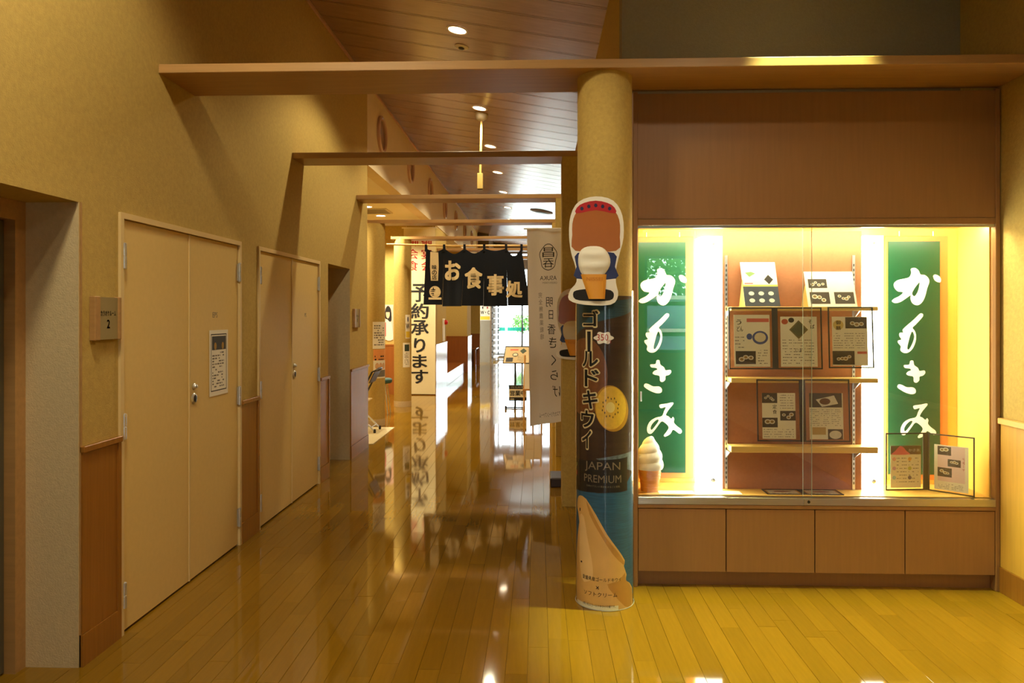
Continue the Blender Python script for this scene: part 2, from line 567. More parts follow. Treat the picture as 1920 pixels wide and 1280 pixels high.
# end and outer walls of the side area
for bx in [(-4.8, XL, 15.3, 15.5), (XL - 0.2, XL, 15.5, 17.15), (-3.4, XL - 0.2, 17.0, 17.15), (-3.5, -3.4, 17.0, 21.4), (-3.5, -2.04, 21.4, 21.55),
           (-2.2, -2.04, 21.55, 22.6), (-3.5, -3.4, 21.55, 24.3), (-3.5, -1.9, 24.3, 24.45)]:
    o = struct(box('wall_side_area', PLASTER, None, *bx, 0, 3.52))
    o['label'] = 'ochre wall of the side area along the far left'
struct(box('wall_outer_left', PLASTER, None, -4.8, -4.7, YW - 0.2, 15.3, 0, 3.52))
struct(box('wall_side_return', PLASTER, None, -4.8, XL - 0.7, YW - 0.2, YW - 0.05, 0, 3.62))
# ---- right walls
wr = MB()
wr.box(XR, XR + 0.15, YB, YU + 0.2, 0, 4.6)
wall_right = struct(wr.build('wall_right', PLASTER))
wall_right['label'] = 'ochre plaster wall at the right of the display case'
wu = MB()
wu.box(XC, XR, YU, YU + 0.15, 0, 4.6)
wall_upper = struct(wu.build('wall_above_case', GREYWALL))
wall_upper['label'] = 'dim grey plaster wall above the display case'
struct(box('wall_corridor_right', PLASTER, None, XC, XC + 0.15, YU + 0.15, YE, 0, 4.3))
# piers carrying the beams on the right
for i, y0 in enumerate((6.37, 8.64, 10.9, 13.2)):
    p = struct(box('wall_pier', PLASTER, None, 0.205, XC, y0, y0 + 0.33, 0, 2.98))
    p['label'] = 'flat plaster pier under beam on the right of the corridor'
# ---- wall behind the camera with a window and an added opening for daylight
wk = MB()
def wall_with_holes(mb, y0, y1, x0, x1, z0, z1, holes):
    xs = sorted({x0, x1} | {h[0] for h in holes} | {h[1] for h in holes})
    for a, b in zip(xs[:-1], xs[1:]):
        hs = [h for h in holes if h[0] <= a and h[1] >= b]
        z = z0
        for h in sorted(hs, key=lambda h: h[2]):
            if h[2] > z: mb.box(a, b, y0, y1, z, h[2])
            z = h[3]
        if z < z1: mb.box(a, b, y0, y1, z, z1)
wall_with_holes(wk, YB - 0.15, YB, XL - 0.7, XR + 0.15, 0, 4.7, [(-0.45, 0.45, 0.02, 2.2), (1.85, 2.62, 0.98, 2.66)])
struct(wk.build('wall_behind', PLASTER))
FRAMED = mat('door_frame_dark', (84, 88, 88), 0.5, metal=0.4, var=0.03)
def window(name, x0, x1, z0, z1, y, label, bars=(), rails=()):
    r = sroot(name, label, ((x0 + x1) / 2, y, z0))
    f = MB()
    t = 0.045
    f.box(x0, x0 + t, y - 0.05, y + 0.03, z0, z1); f.box(x1 - t, x1, y - 0.05, y + 0.03, z0, z1)
    f.box(x0 + t, x1 - t, y - 0.05, y + 0.03, z0, z0 + t); f.box(x0 + t, x1 - t, y - 0.05, y + 0.03, z1 - t, z1)
    f.build('window_frame', ALU, r)
    for b in bars: box('mullion', FRAMED, r, b - 0.03, b + 0.03, y - 0.05, y + 0.03, z0 + t, z1 - t)
    for b in rails: box('rail', ALU, r, x0 + t, x1 - t, y - 0.045, y + 0.025, b - 0.035, b + 0.035)
    xs = [x0 + t] + list(bars) + [x1 - t]
    for a, b in zip(xs[:-1], xs[1:]):
        box('pane', GLASSD, r, a, b, y - 0.012, y - 0.006, z0 + t, z1 - t)
    return r
window('window_1', 1.85, 2.62, 0.98, 2.66, YB - 0.06, 'window behind the viewer with trees outside', rails=(1.3, 1.83))
window('window_2', -0.45, 0.45, 0.02, 2.2, YB - 0.06, 'unseen glazed opening behind the viewer, added for daylight fill', bars=(0.0,))  # invented opening, lets fill daylight onto the surfaces facing the camera
# ---- glass end of the corridor
we = MB()
wall_with_holes(we, YE, YE + 0.15, -4.8, XC + 0.3, 0, 4.8, [(-1.72, 0.5, 0.02, 3.45), (-1.72, 0.5, 3.95, 4.02)])
we.box(-4.8, -1.72, 26.0, YE, 3.5, 4.6)
struct(we.build('wall_end', mat('end_wall_brown', (96, 74, 48), 0.7, var=0.05)))
window('window_3', -1.72, 0.5, 0.02, 3.45, YE + 0.06, 'bright glass doors at the end of the corridor', bars=(-1.55, -0.62, 0.05), rails=(0.12,))

# ---- trims: wainscots, baseboards, crown line
def wainscot(name, mb_fn, label=None):
    r = sroot(name, label or 'cherry wood wainscot with cap rail and skirting')
    mb_fn(r)
    return r
tn = 0
for (a, b) in [(3.38, 3.70), (5.24, 5.57), (7.16, 7.47), (8.35, YW)]:
    tn += 1
    r = sroot('trim_%d' % tn, 'cherry wood wainscot on left wall with cap rail', (XL, (a + b) / 2, 0))
    box('wood_panel', WOOD, r, XL, XL + 0.012, a + 0.004, b - 0.004, 0.15, 0.99)
    box('cap_rail', WOOD, r, XL, XL + 0.026, a, b, 0.99, 1.02, b=0.003)
    box('skirting', WOOD, r, XL, XL + 0.018, a, b, 0.0, 0.148)
    if b < YW: box('edge_strip', WOOD, r, XL, XL + 0.02, b - 0.03, b - 0.004, 0.149, 0.989)
# alcove corner strip
box('trim_5', WOODB, None, XL, XL + 0.006, 3.38, 3.392, 0, DH); struct(bpy.data.objects['trim_5'])
r = sroot('trim_6', 'yellow wood wainscot with pale cap rail on right wall', (XR, 3.0, 0))
yy = YB
box('wood_panel', mat('wainscot_yellow', (206, 158, 68), 0.35, 0.5, var=0.1, scale=5, stretch=(9, 9, 0.5)), r, XR - 0.012, XR, YB, 4.49, 0.15, 0.99)
box('cap_rail', mat('cap_rail_pale', (226, 184, 104), 0.4, var=0.06, scale=6, stretch=(8, .5, 8)), r, XR - 0.03, XR, YB, 4.49, 0.99, 1.025, b=0.003)
box('skirting', WOOD, r, XR - 0.018, XR, YB, 4.49, 0, 0.148)
cr = MB()
vs = [(XL + dx, y, zc(XL + dx) - 0.002 - dz) for y in (YB, YE) for dx, dz in ((0, 0), (0.022, 0), (0.022, 0.03), (0, 0.03))]
cr.add(vs, [(0, 1, 5, 4), (1, 2, 6, 5), (2, 3, 7, 6), (3, 0, 4, 7), (0, 3, 2, 1), (4, 5, 6, 7)])
struct(cr.build('trim_7', mat('crown_pale', (200, 160, 130), 0.5, var=0.04)))
struct(box('trim_8', PLASTER_W, None, XL - 0.17, XL + 0.012, YW, YE, 3.49, 3.52))
# side area wainscots (glossy)
WG = mat('wainscot_gloss', (146, 86, 40), 0.2, 0.4, var=0.1, scale=5, stretch=(9, 9, 0.5))
tn = 8
for (x0, x1, y0, y1) in [(-4.7, XL - 0.001, 15.275, 15.3), (XL, XL + 0.025, 15.28, 17.15), (-3.4, -2.04, 21.375, 21.4),
                         (-2.04, -2.015, 21.38, 22.6), (-3.4, -1.9, 24.275, 24.3), (-3.4, -3.375, 17.15, 21.37)]:
    tn += 1
    r = sroot('trim_%d' % tn, 'glossy cherry wainscot in the side area', ((x0 + x1) / 2, (y0 + y1) / 2, 0))
    box('wood_panel', WG, r, x0, x1, y0, y1, 0, 1.0)
    box('cap_rail', WG, r, x0 - 0.004, x1 + 0.006, y0 - 0.006, y1, 1.0, 1.03)

# ---- beams
BEAMS = [(4.10, 4.54, XL, XR), (6.37, 6.69, XL, XC), (8.64, 8.97, XL, XC), (10.9, 11.23, -2.62, XC), (13.2, 13.53, -2.62, XC),
         (15.55, 15.9, XL, XC), (17.9, 18.2, XL, XC)]
NAMES = ['nearest wooden cross beam above round column and display case', 'second cross beam, first one past the round column',
         'third cross beam at the end of left wall', 'fourth cross beam resting on left round column with posters',
         'fifth cross beam just above noren pole', 'sixth cross beam behind navy noren', 'farthest cross beam behind navy noren']
for (a, b, x0, x1), n in zip(BEAMS, NAMES):
    o = MB().bbox(x0, x1, a, b, 2.98, 3.03, b=0.003).build('ceiling_beam', WOODB)
    struct(o); o['label'] = n

# ---- round columns
def column(x, y, label):
    r = sroot('column', label, (x, y, 0))
    MB().lathe([(0.155, 0.1), (0.155, 2.98)], (x, y, 0), 48).build('shaft', PLASTER, r)
    MB().lathe([(0.158, 0), (0.158, 0.1)], (x, y, 0), 48).build('base_ring', PLASTER_P, r)
    return r
COLX, COLY = 0.38, 4.285
column(COLX, COLY, 'round plaster column in front of display case')
column(-2.43, 11.02, 'round plaster column with taped notices beside folding chair')
column(-2.43, 13.33, 'farther round plaster column beside white hanging banner')

# ---- outside
struct(box('ground_outside', PAVE, None, -30, 30, YE + 0.2, 80, -0.2, -0.02))
struct(box('ground_behind', PAVE, None, -30, 30, -40, YB - 0.2, -0.2, -0.02))

# ================================================================== DOORS ON THE LEFT WALL
def wallfn(eps=0.0006, X=XL):
    return plane_fn((X, 0, 0), (0, 1, 0), (0, 0, 1), (1, 0, 0), eps)     # 2D x = world Y, 2D y = world z
def mirror_txt(vf): return vf
def double_door(name, label, y0, y1, top, text):
    r = sroot(name, label, (XL, (y0 + y1) / 2, 0))
    f = MB()
    t = 0.03
    f.box(XL - 0.1, XL + 0.014, y0, y0 + t, 0, top); f.box(XL - 0.1, XL + 0.014, y1 - t, y1, 0, top)
    f.box(XL - 0.1, XL + 0.014, y0 + t, y1 - t, top - t, top)
    f.build('door_frame', FRAMEM, r)
    box('threshold_shadow_gap', BLACK, r, XL - 0.09, XL - 0.05, y0 + t, y1 - t, 0, top - t)
    ym = (y0 + y1) / 2
    leaves = []
    for a, b in ((y0 + t + 0.003, ym - 0.002), (ym + 0.002, y1 - t - 0.003)):
        leaves.append(MB().bbox(XL - 0.045, XL - 0.002, a, b, 0.012, top - t - 0.003, b=0.002).build('door_leaf', DOORM, r))
    box('meeting_strip', FRAMEM, leaves[0], XL - 0.002, XL + 0.004, ym - 0.008, ym + 0.003, 0.012, top - t - 0.004)
    for yy_, lf in ((y0 + t + 0.005, leaves[0]), (y1 - t - 0.005, leaves[1])):
        for z in (0.20, 1.06, 1.93):
            h = MB()
            h.lathe([(0.004, -0.068), (0.011, -0.064), (0.011, -0.003), (0.0085, -0.001), (0.0085, 0.001), (0.011, 0.003), (0.011, 0.064), (0.004, 0.068)], (XL + 0.012, yy_, z), 12)
            h.box(XL - 0.001, XL + 0.006, yy_ - 0.014 if lf is leaves[1] else yy_, yy_ if lf is leaves[1] else yy_ + 0.014, z - 0.06, z + 0.06)
            h.build('hinge', CHROME, lf)
    k = MB()
    k.lathe([(0.018, 0), (0.02, 0.006), (0.014, 0.012), (0.012, 0.02), (0.005, 0.024)], (XL - 0.002, ym + 0.06, 1.19), 20, 'x')
    k.build('lock_cylinder', CHROME, leaves[1])
    k = MB()
    k.lathe([(0.032, 0), (0.034, 0.004), (0.028, 0.01), (0.022, 0.012), (0.021, 0.006), (0.002, 0.006)], (XL - 0.002, ym + 0.06, 1.115), 24, 'x', cap=False)
    k.build('turn_handle', CHROME, leaves[1])
    box('handle_lever', BLACK, leaves[1], XL + 0.003, XL + 0.012, ym + 0.053, ym + 0.067, 1.092, 1.138, b=0.002)
    sh = Sheet(wallfn(0.0006, XL - 0.002))
    sh.put('lettering', shift2(fit(text, 0.075 if len(text) > 2 else 0.05, 0.035), (ym + y1) / 2 - 0.02, 1.63), 1, INKG)
    sh.build(leaves[1])
    return r, leaves
d1, lv1 = double_door('door_1', 'nearer beige double service door with paper notice', 3.70, 5.24, 2.15, 'EPS')
d2, lv2 = double_door('door_2', 'farther beige double service door between wood wainscots', 5.57, 7.16, 2.15, 'PS')

def recess_door(name, y0, y1, label):
    r = sroot(name, label, (XL - 0.25, (y0 + y1) / 2, 0))
    xd = XL - 0.30
    f = MB()
    f.box(xd - 0.1, xd + 0.05, y1 - 0.075, y1 - 0.001, 0, DH - 0.001); f.box(xd - 0.1, xd + 0.05, y0 + 0.001, y0 + 0.075, 0, DH - 0.001)
    f.box(xd - 0.1, xd + 0.05, y0 + 0.075, y1 - 0.075, DH - 0.09, DH - 0.001)
    f.build('door_frame', WOODB, r)
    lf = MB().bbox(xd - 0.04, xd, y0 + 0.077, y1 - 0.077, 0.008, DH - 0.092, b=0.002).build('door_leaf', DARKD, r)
    k = MB()
    k.lathe([(0.012, 0), (0.012, 0.03)], (xd, y0 + 0.16, 1.0), 12, 'x')
    k.tube([(xd + 0.035, y0 + 0.16, 1.0), (xd + 0.035, y0 + 0.28, 1.0)], 0.009)
    k.build('lever_handle', CHROME, lf)
    return r
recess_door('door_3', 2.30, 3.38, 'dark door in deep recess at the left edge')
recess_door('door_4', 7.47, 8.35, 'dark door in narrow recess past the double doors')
for a, b in ((2.30, 3.38), (7.47, 8.35)):                 # daylight on the far reveals, painted in as a paler colour
    o = struct(MB().box(XL - 0.25, XL - 0.0005, b - 0.006, b - 0.0005, 0.0, DH - 0.0005).build('wall_reveal', PLASTER_P))

# paper notice on door 1
p = thing('paper_notice', 'framed black and white paper notice taped to nearer double door', 'notice', (XL + 0.002, 4.88, 1.1))
ya, yb, za, zb = 4.745, 5.03, 1.10, 1.53
box('paper', PAPER, p, XL + 0.0005, XL + 0.002, ya, yb, za, zb)
sh = Sheet(wallfn(0.0005, XL + 0.002))
def frame2(sh, key, x0, x1, y0, y1, t, m, layer=1):
    for q in (rect2(x0, x1, y0, y0 + t), rect2(x0, x1, y1 - t, y1), rect2(x0, x0 + t, y0, y1), rect2(x1 - t, x1, y0, y1)):
        sh.put(key, q, layer, m)
frame2(sh, 'printed_border', ya + 0.02, yb - 0.025, za + 0.03, zb - 0.025, 0.006, INK)
sh.put('photo_block', rect2(ya + 0.035, yb - 0.035, zb - 0.13, zb - 0.04), 1, mat('print_night', (40, 46, 44), 0.5, var=0.2, scale=30))
sh.put('photo_lantern', ell2(ya + 0.085, zb - 0.105, 0.018, 0.024), 2, mat('print_gold', (170, 130, 40), 0.5, var=0.1))
sh.put('photo_lantern', ell2(yb - 0.085, zb - 0.105, 0.018, 0.024), 2)
text_rows(sh, 'print_rows', ya + 0.04, yb - 0.035, zb - 0.14, za + 0.05, 13, INKG, 5)
sh.build(p)

# room sign
def room_sign(y0, y1, z0, z1, label, lines):
    r = thing('room_sign', label, 'sign', (XL, (y0 + y1) / 2, z0))
    e = (y1 - y0) * 0.2
    box('sign_plate', mat('sign_plate_olive', (150, 134, 92), 0.5, var=0.04), r, XL, XL + 0.022, y0 + e, y1 - e * 0.55, z0, z1)
    box('wood_edge', WOODB, r, XL, XL + 0.03, y0, y0 + e, z0 - 0.003, z1 + 0.003, b=0.003)
    box('wood_edge', WOODB, r, XL, XL + 0.03, y1 - e * 0.55, y1, z0 - 0.003, z1 + 0.003, b=0.003)
    sh = Sheet(wallfn(0.0006, XL + 0.022))
    for (t, yc, zc_, w_, h_) in lines:
        sh.put('lettering', shift2(fit(t, w_, h_, BOLD), yc, zc_), 1, INK)
    sh.build(r)
room_sign(3.455, 3.68, 1.51, 1.715, 'small olive room sign numbered 2 beside nearer double door', [('カラオケルーム', 3.576, 1.637, 0.13, 0.026), ('2', 3.576, 1.585, 0.026, 0.042)])
room_sign(8.46, 8.72, 1.49, 1.70, 'small room sign past the narrow recess on left wall', [('カラオケルーム', 8.6, 1.62, 0.14, 0.026), ('1', 8.6, 1.57, 0.02, 0.04)])

# ================================================================== CEILING FITTINGS
TILT = math.atan(0.17)
def downlight(x, y, label, power=DOWN_W, group='corridor ceiling downlights', flat=None, r0=0.085, col=WARM, cone=140, soft=0.05):
    z = flat if flat else zc(x)
    r = thing('downlight', label, 'ceiling light', (x, y, z), 0, group)
    if not flat: r.rotation_euler = (0, TILT, 0)
    m = MB()
    n = 32
    prof = [(r0 * 1.22, 0.0), (r0 * 1.22, -0.006), (r0, -0.008), (r0 * 0.96, 0.0)]
    m.lathe(prof, (0, 0, -0.001), n, cap=False)
    m.build('rim', WHITEC, r, local=True)
    d = MB().lathe([(r0 * 0.97, 0), (r0 * 0.97, -0.003)], (0, 0, -0.001), n)
    d.build('lamp', LAMPM, r, local=True)
    l = bpy.data.lights.new('lamp_light', 'SPOT')
    l.energy = power; l.color = col
    l.spot_size = math.radians(cone); l.spot_blend = 0.35
    l.shadow_soft_size = soft
    lo = bpy.data.objects.new('lamp_light', l)
    COL.objects.link(lo); lo.parent = r
    lo.location = (0, 0, -0.06); lo.rotation_euler = (0, -TILT if not flat else 0, 0)
    return r
ORD = ['first and largest', 'second', 'third', 'fourth', 'fifth', 'sixth', 'seventh']
for k, yy_ in enumerate((6.96, 9.6, 11.77, 13.92, 16.15, 18.48, 20.8)):
    downlight(-0.755, yy_, ['bright round downlight above the nearest beam, largest on ceiling', 'round downlight just above hanging rod canopy',
              'round downlight right of rod, seen above second beam', 'round downlight right of hanging block below second beam',
              'round downlight just above third beam', 'small downlight seen just below third beam', 'farthest small downlight seen on the far ceiling'][k])
downlight(-1.35, 2.35, 'downlight above the viewer near left wall', 265, 'near ceiling downlights', soft=0.2)
downlight(1.2, 2.3, 'downlight above the floor before display case', 65, 'near ceiling downlights')
downlight(1.5, 3.98, 'narrow-beam downlight over the floor before display case', 1050, 'near ceiling downlights', col=(0.86, 1.0, 0.44), cone=48)
downlight(-0.755, -0.6, 'downlight behind the viewer', 80, 'near ceiling downlights')
for k, (px, py) in enumerate(((714, 404), (688, 387))):
    x, y_, _ = onZ(px, py, 3.52)
    downlight(x, y_, ['warm downlight in cream soffit beside grille', 'downlight in cream soffit at left wall edge'][k], 330, 'soffit downlights', flat=3.52)
downlight(-2.75, 19.3, 'downlight in soffit above the far bench', 100, 'soffit downlights', flat=3.52)
downlight(-3.6, 10.6, 'downlight in soffit behind left wall', 200, 'soffit downlights', flat=3.52)
# smoke sensor
def on_ceiling(x, y): return (x, y, zc(x))
t = thing('smoke_sensor', 'small round sensor beside nearest downlight', 'sensor', on_ceiling(-0.76, 7.4)); t.rotation_euler = (0, TILT, 0)
MB().lathe([(0.07, 0), (0.07, -0.008), (0.06, -0.014), (0.035, -0.016)], (0, 0, 0), 28).build('rim', WHITEC, t, True)
MB().lathe([(0.03, -0.014), (0.03, -0.024), (0.02, -0.03)], (0, 0, 0), 20).build('sensor_eye', BLACK, t, True)
t = thing('smoke_sensor', 'dark flat ceiling disc far right under bright ceiling', 'sensor', on_ceiling(0.08, 18.17)); t.rotation_euler = (0, TILT, 0)
MB().lathe([(0.28, 0), (0.28, -0.012), (0.2, -0.03)], (0, 0, 0), 28).build('rim', mat('speaker_grey', (120, 112, 104), 0.6, var=0.03), t, True)
MB().lathe([(0.15, -0.03), (0.14, -0.036)], (0, 0, 0), 20).build('grille', BLACK, t, True)
# hanging rod with block
t = thing('hanging_rod', 'cream rod with rectangular block hanging from ceiling canopy', 'pendant', (-0.75, 9.87, zc(-0.75)))
MB().lathe([(0.085, 0.02), (0.085, -0.03), (0.07, -0.07), (0.03, -0.095)], (-0.75, 9.87, zc(-0.75)), 24).build('canopy', mat('canopy_cream', (214, 206, 180), 0.4, var=0.03), t)
zb = onY(900, 325, 9.87)[2]; zb2 = onY(900, 357, 9.87)[2]
ROD = mat('rod_cream', (226, 196, 116), 0.35, var=0.04)
MB().tube([(-0.75, 9.87, zc(-0.75) - 0.09), (-0.765, 9.87, zb)], 0.016, 12).build('rod', ROD, t)
MB().bbox(-0.805, -0.73, 9.84, 9.90, zb2 + 0.02, zb, b=0.004).build('block', ROD, t)
box('block_foot', mat('foot_grey', (120, 108, 90), 0.5, var=0.03), t, -0.80, -0.735, 9.845, 9.895, zb2, zb2 + 0.02)
# camera-like fitting and grille
gx, gy, _ = onZ(705, 395, 3.52)
t = thing('air_grille', 'flat grey air grille in cream soffit', 'vent', (gx, gy, 3.52))
box('grille_frame', mat('grille_grey', (196, 184, 158), 0.6, var=0.03), t, gx - 0.3, gx + 0.25, gy - 0.3, gy + 0.3, 3.505, 3.52, b=0.003)
for k in range(9):
    yy_ = gy - 0.25 + k * 0.0625
    box('slat', mat('slat_grey', (150, 140, 120), 0.6, var=0.03), t, gx - 0.26, gx + 0.21, yy_ - 0.012, yy_ + 0.012, 3.497, 3.505)
# portholes
for k in range(8):
    y_ = 10.0 + 2.27 * k
    nm = ['nearest', 'second nearest', 'third', 'fourth', 'fifth', 'sixth', 'seventh', 'farthest'][k]
    r = sroot('window_%d' % (k + 4), '%s round porthole in the cream fascia' % nm, (XL, y_, 4.06))
    n = 40
    m = MB()
    prof = [(0.205, 0.0), (0.205, 0.03), (0.225, 0.045), (0.25, 0.03), (0.25, 0.0)]
    m.lathe(prof, (XL, y_, 4.06), n, 'x', cap=False)
    m.build('window_frame', mat('porthole_ring', (206, 170, 150), 0.3, 0.5, var=0.04), r)
    MB().lathe([(0.206, 0.001), (0.206, 0.006)], (XL, y_, 4.06), n, 'x').build('pane', mat('porthole_dark', (150, 118, 92), 0.25, var=0.05), r)

# ================================================================== DISPLAY CASE
YF = 4.5
case = thing('display_case', 'built-in wooden display case with lit glass front and four cabinet doors', 'display case', (1.65, YF, 0))
X0, X1 = 0.597, 2.695
box('side_panel', CASEW, case, 0.569, X0, YF - 0.004, 4.91, 0, 2.965, b=0.003)
box('side_panel', CASEW, case, X1, 2.722, YF - 0.004, 4.91, 0, 2.965, b=0.003)
box('upper_panel', CASEW, case, X0, X1, YF + 0.004, YF + 0.03, 2.205, 2.955)
box('header_rail', CASEW, case, X0, X1, YF - 0.004, YF + 0.05, 2.165, 2.203, b=0.003)
box('case_ceiling', CASEY, case, X0, X1, YF + 0.05, 4.88, 2.185, 2.203)
box('back_wall', CASEY, case, X0, X1, 4.885, 4.91, 0.5, 2.2)
box('side_lining', CASEY, case, X1 - 0.01, X1 - 0.001, YF + 0.045, 4.884, 0.546, 2.184)
box('side_lining', CASEY, case, X0 + 0.001, X0 + 0.01, YF + 0.045, 4.884, 0.546, 2.184)
box('counter', COUNT, case, X0, X1, YF + 0.04, 4.884, 0.522, 0.545)
tr = box('steel_track', STEEL, case, X0, X1, YF - 0.006, YF + 0.039, 0.497, 0.541, b=0.002)
box('lock_plate', STEEL, tr, 1.575, 1.6, YF - 0.012, YF - 0.005, 0.5, 0.539, b=0.002)
MB().lathe([(0.009, 0), (0.009, -0.006), (0.004, -0.007)], (1.605, YF - 0.006, 0.52), 16, 'y').build('lock', BLACK, tr)
box('upper_track', STEEL, case, X0, X1, YF + 0.006, YF + 0.036, 2.15, 2.164)
g1 = box('glass_pane', GLASS, case, X0 + 0.001, 1.63, YF + 0.012, YF + 0.017, 0.541, 2.152); g1['label'] = 'left sliding glass pane'
g2 = box('glass_pane', GLASS, case, 1.585, X1 - 0.001, YF + 0.026, YF + 0.031, 0.541, 2.152); g2['label'] = 'right sliding glass pane'
EDGE = mat('glass_edge', (196, 214, 196), 0.2, 0.5, var=0.02)
box('glass_edge', EDGE, g1, 1.63, 1.632, YF + 0.012, YF + 0.017, 0.541, 2.152)
box('glass_edge', EDGE, g2, 1.583, 1.585, YF + 0.026, YF + 0.031, 0.541, 2.152)
gp = MB().lathe([(0.004, 0), (0.014, 0), (0.016, -0.003)], (0.62, YF + 0.012, 1.14), 16, 'y', cap=False)
box('finger_pull', CHROME, g1, 0.612, 0.622, YF + 0.008, YF + 0.012, 1.11, 1.17, b=0.002)
box('lower_rail', CASEW, case, X0, X1, YF - 0.004, YF + 0.05, 0.474, 0.496, b=0.002)
box('carcass', mat('carcass_dark', (40, 24, 14), 0.8, var=0.05), case, X0, X1, YF + 0.03, 4.86, 0.09, 0.47)
DX = [X0, 1.122, 1.645, 2.172, X1]
for a, b in zip(DX[:-1], DX[1:]):
    MB().bbox(a + 0.003, b - 0.003, YF, YF + 0.024, 0.095, 0.470, b=0.0015).build('cabinet_door', CASEW, case)
box('toe_kick', CASEW, case, X0, X1, YF + 0.055, YF + 0.08, 0.0, 0.09)
box('back_panel', BACKP, case, 1.15, 2.005, 4.705, 4.72, 0.546, 2.15)
# top lamp of the case
t = thing('case_lamp', 'slim bright strip lamp along the case ceiling', 'lamp', (1.65, 4.6, 2.16))
box('lamp_tube', TUBE2, t, X0 + 0.03, X1 - 0.03, 4.556, 4.58, 2.160, 2.174)
box('lamp_housing', WHITEC, t, X0 + 0.02, X1 - 0.02, 4.551, 4.585, 2.174, 2.1845)
# vertical light boxes
def lightbox(x0, x1, label):
    t = thing('light_box', label, 'lamp', ((x0 + x1) / 2, 4.68, 0.546))
    m = MB()
    z0, z1 = 0.546, 2.12
    c = 0.03
    pl = [(x0 - 0.012, 4.88), (x0 - 0.012, 4.73), (x0, 4.70), (x1 - 0.004, 4.70), (x1 - 0.001, 4.71), (x1 - 0.001, 4.88)]
    if x0 > 1.5: pl = [(x0, 4.88), (x0, 4.71), (x0 + 0.003, 4.70), (x1, 4.70), (x1 + 0.012, 4.73), (x1 + 0.012, 4.88)]
    n = len(pl)
    m.add([(x, y, z) for z in (z0, z1) for x, y in pl], [tuple(range(n)), tuple(range(n, 2 * n))] + [(i, (i + 1) % n, n + (i + 1) % n, n + i) for i in range(n)])
    m.build('acrylic_cover', TUBE, t)
    for z in (0.60, 2.08):
        MB().lathe([(0.014, 0), (0.014, -0.008), (0.006, -0.012)], ((x0 + x1) / 2, 4.70, z), 16, 'y').build('screw', CHROME, t)
lightbox(1.03, 1.15, 'white glowing vertical light box left of brown back panel')
lightbox(2.015, 2.135, 'white glowing vertical light box right of brown back panel')
# shelf rails and shelves
for x, lab in ((1.172, 'slotted metal shelf rail at left of back panel'), (1.955, 'slotted metal shelf rail at right of back panel')):
    t = thing('shelf_rail', lab, 'rail', (x, 4.74, 0.546))
    box('rail_strip', CHROME, t, x - 0.008, x + 0.008, 4.6985, 4.7049, 0.546, 2.0)
    m = MB()
    for k in range(46):
        m.box(x - 0.003, x + 0.003, 4.6975, 4.6985, 0.58 + k * 0.03, 0.595 + k * 0.03)
    o = m.build('slots', BLACK, t); o['kind'] = 'stuff'
SHELFM = mat('shelf_wood', (222, 186, 100), 0.45, var=0.05, scale=6, stretch=(0.6, 8, 8))
SH = [(1.655, 1.68, 'top'), (1.216, 1.245, 'middle'), (0.79, 0.828, 'bottom')]
for z0, z1, n in SH:
    t = thing('display_shelf', '%s wooden shelf in front of brown back panel' % n, 'shelf', (1.6, 4.67, z0), 0, 'case shelves')
    box('shelf_board', SHELFM, t, 1.178, 2.06, 4.60, 4.697, z0, z1, b=0.002)
    for x in (1.172, 1.955):
        MB().add([(x + dx, y, z) for dx in (-0.003, 0.003) for y, z in ((4.697, z0 - 0.05), (4.697, z0 - 0.001), (4.61, z0 - 0.001))],
                 [(0, 1, 2), (3, 5, 4), (0, 3, 4, 1), (1, 4, 5, 2), (2, 5, 3, 0)]).build('bracket', CHROME, t)

# ---- green shop signs with brush lettering
KA = [(225, 560), (265, 550), (300, 575), (320, 615), (360, 620), (395, 650), (405, 690), (385, 750), (365, 830), (335, 890), (290, 920), (240, 900), (220, 850), (225, 820),
      (180, 850), (125, 885), (75, 898), (40, 880), (60, 855), (110, 830), (145, 800), (140, 788), (95, 780), (62, 740), (62, 700), (100, 670), (170, 655), (210, 640), (228, 600)]
KAH = [(240, 790), (265, 745), (300, 700), (310, 695), (305, 740), (290, 790), (262, 830), (240, 815)]
KAD = [(445, 625), (465, 615), (500, 630), (520, 660), (515, 690), (490, 692), (460, 675), (445, 645)]
MO = [(430, 428), (440, 432), (437, 445), (410, 475), (395, 490), (404, 502), (410, 522), (408, 550), (395, 580), (375, 597), (355, 597), (342, 585), (345, 570), (333, 555), (333, 545), (347, 540), (338, 525),
      (340, 512), (355, 510), (352, 500), (365, 485), (400, 455), (420, 435)]
MOH = [(394, 506), (402, 527), (395, 555), (380, 582), (372, 577), (379, 545), (386, 520)]
KI1 = [(358, 650), (380, 648), (385, 632), (398, 632), (402, 650), (418, 662), (425, 675), (445, 673), (450, 683), (440, 695), (425, 700), (424, 715), (412, 726), (400, 720), (398, 700), (378, 695), (368, 688),
       (375, 678), (388, 672), (383, 665), (362, 662)]
KI2 = [(335, 733), (350, 735), (370, 745), (395, 745), (408, 755), (407, 770), (390, 775), (365, 768), (345, 757), (330, 745)]
MI = [(130, 820), (160, 815), (185, 810), (188, 818), (170, 840), (157, 863), (168, 870), (180, 880), (187, 872), (193, 882), (191, 896), (205, 912), (222, 925), (225, 938), (215, 944), (198, 932), (186, 928),
      (176, 945), (155, 957), (148, 951), (160, 935), (169, 916), (152, 897), (138, 892), (125, 907), (108, 930), (92, 945), (78, 938), (77, 915), (90, 890), (115, 875), (140, 868), (149, 847), (156, 830), (135, 835)]
MIH = [(100, 900), (118, 884), (126, 888), (112, 910), (96, 928), (91, 918)]
def from_crop(loop, ox, oy, s, dx=0.0):
    return [(lambda p: (p[0] + dx, p[1]))(xz(ox + a / s, oy + b / s, 4.858)) for a, b in loop]
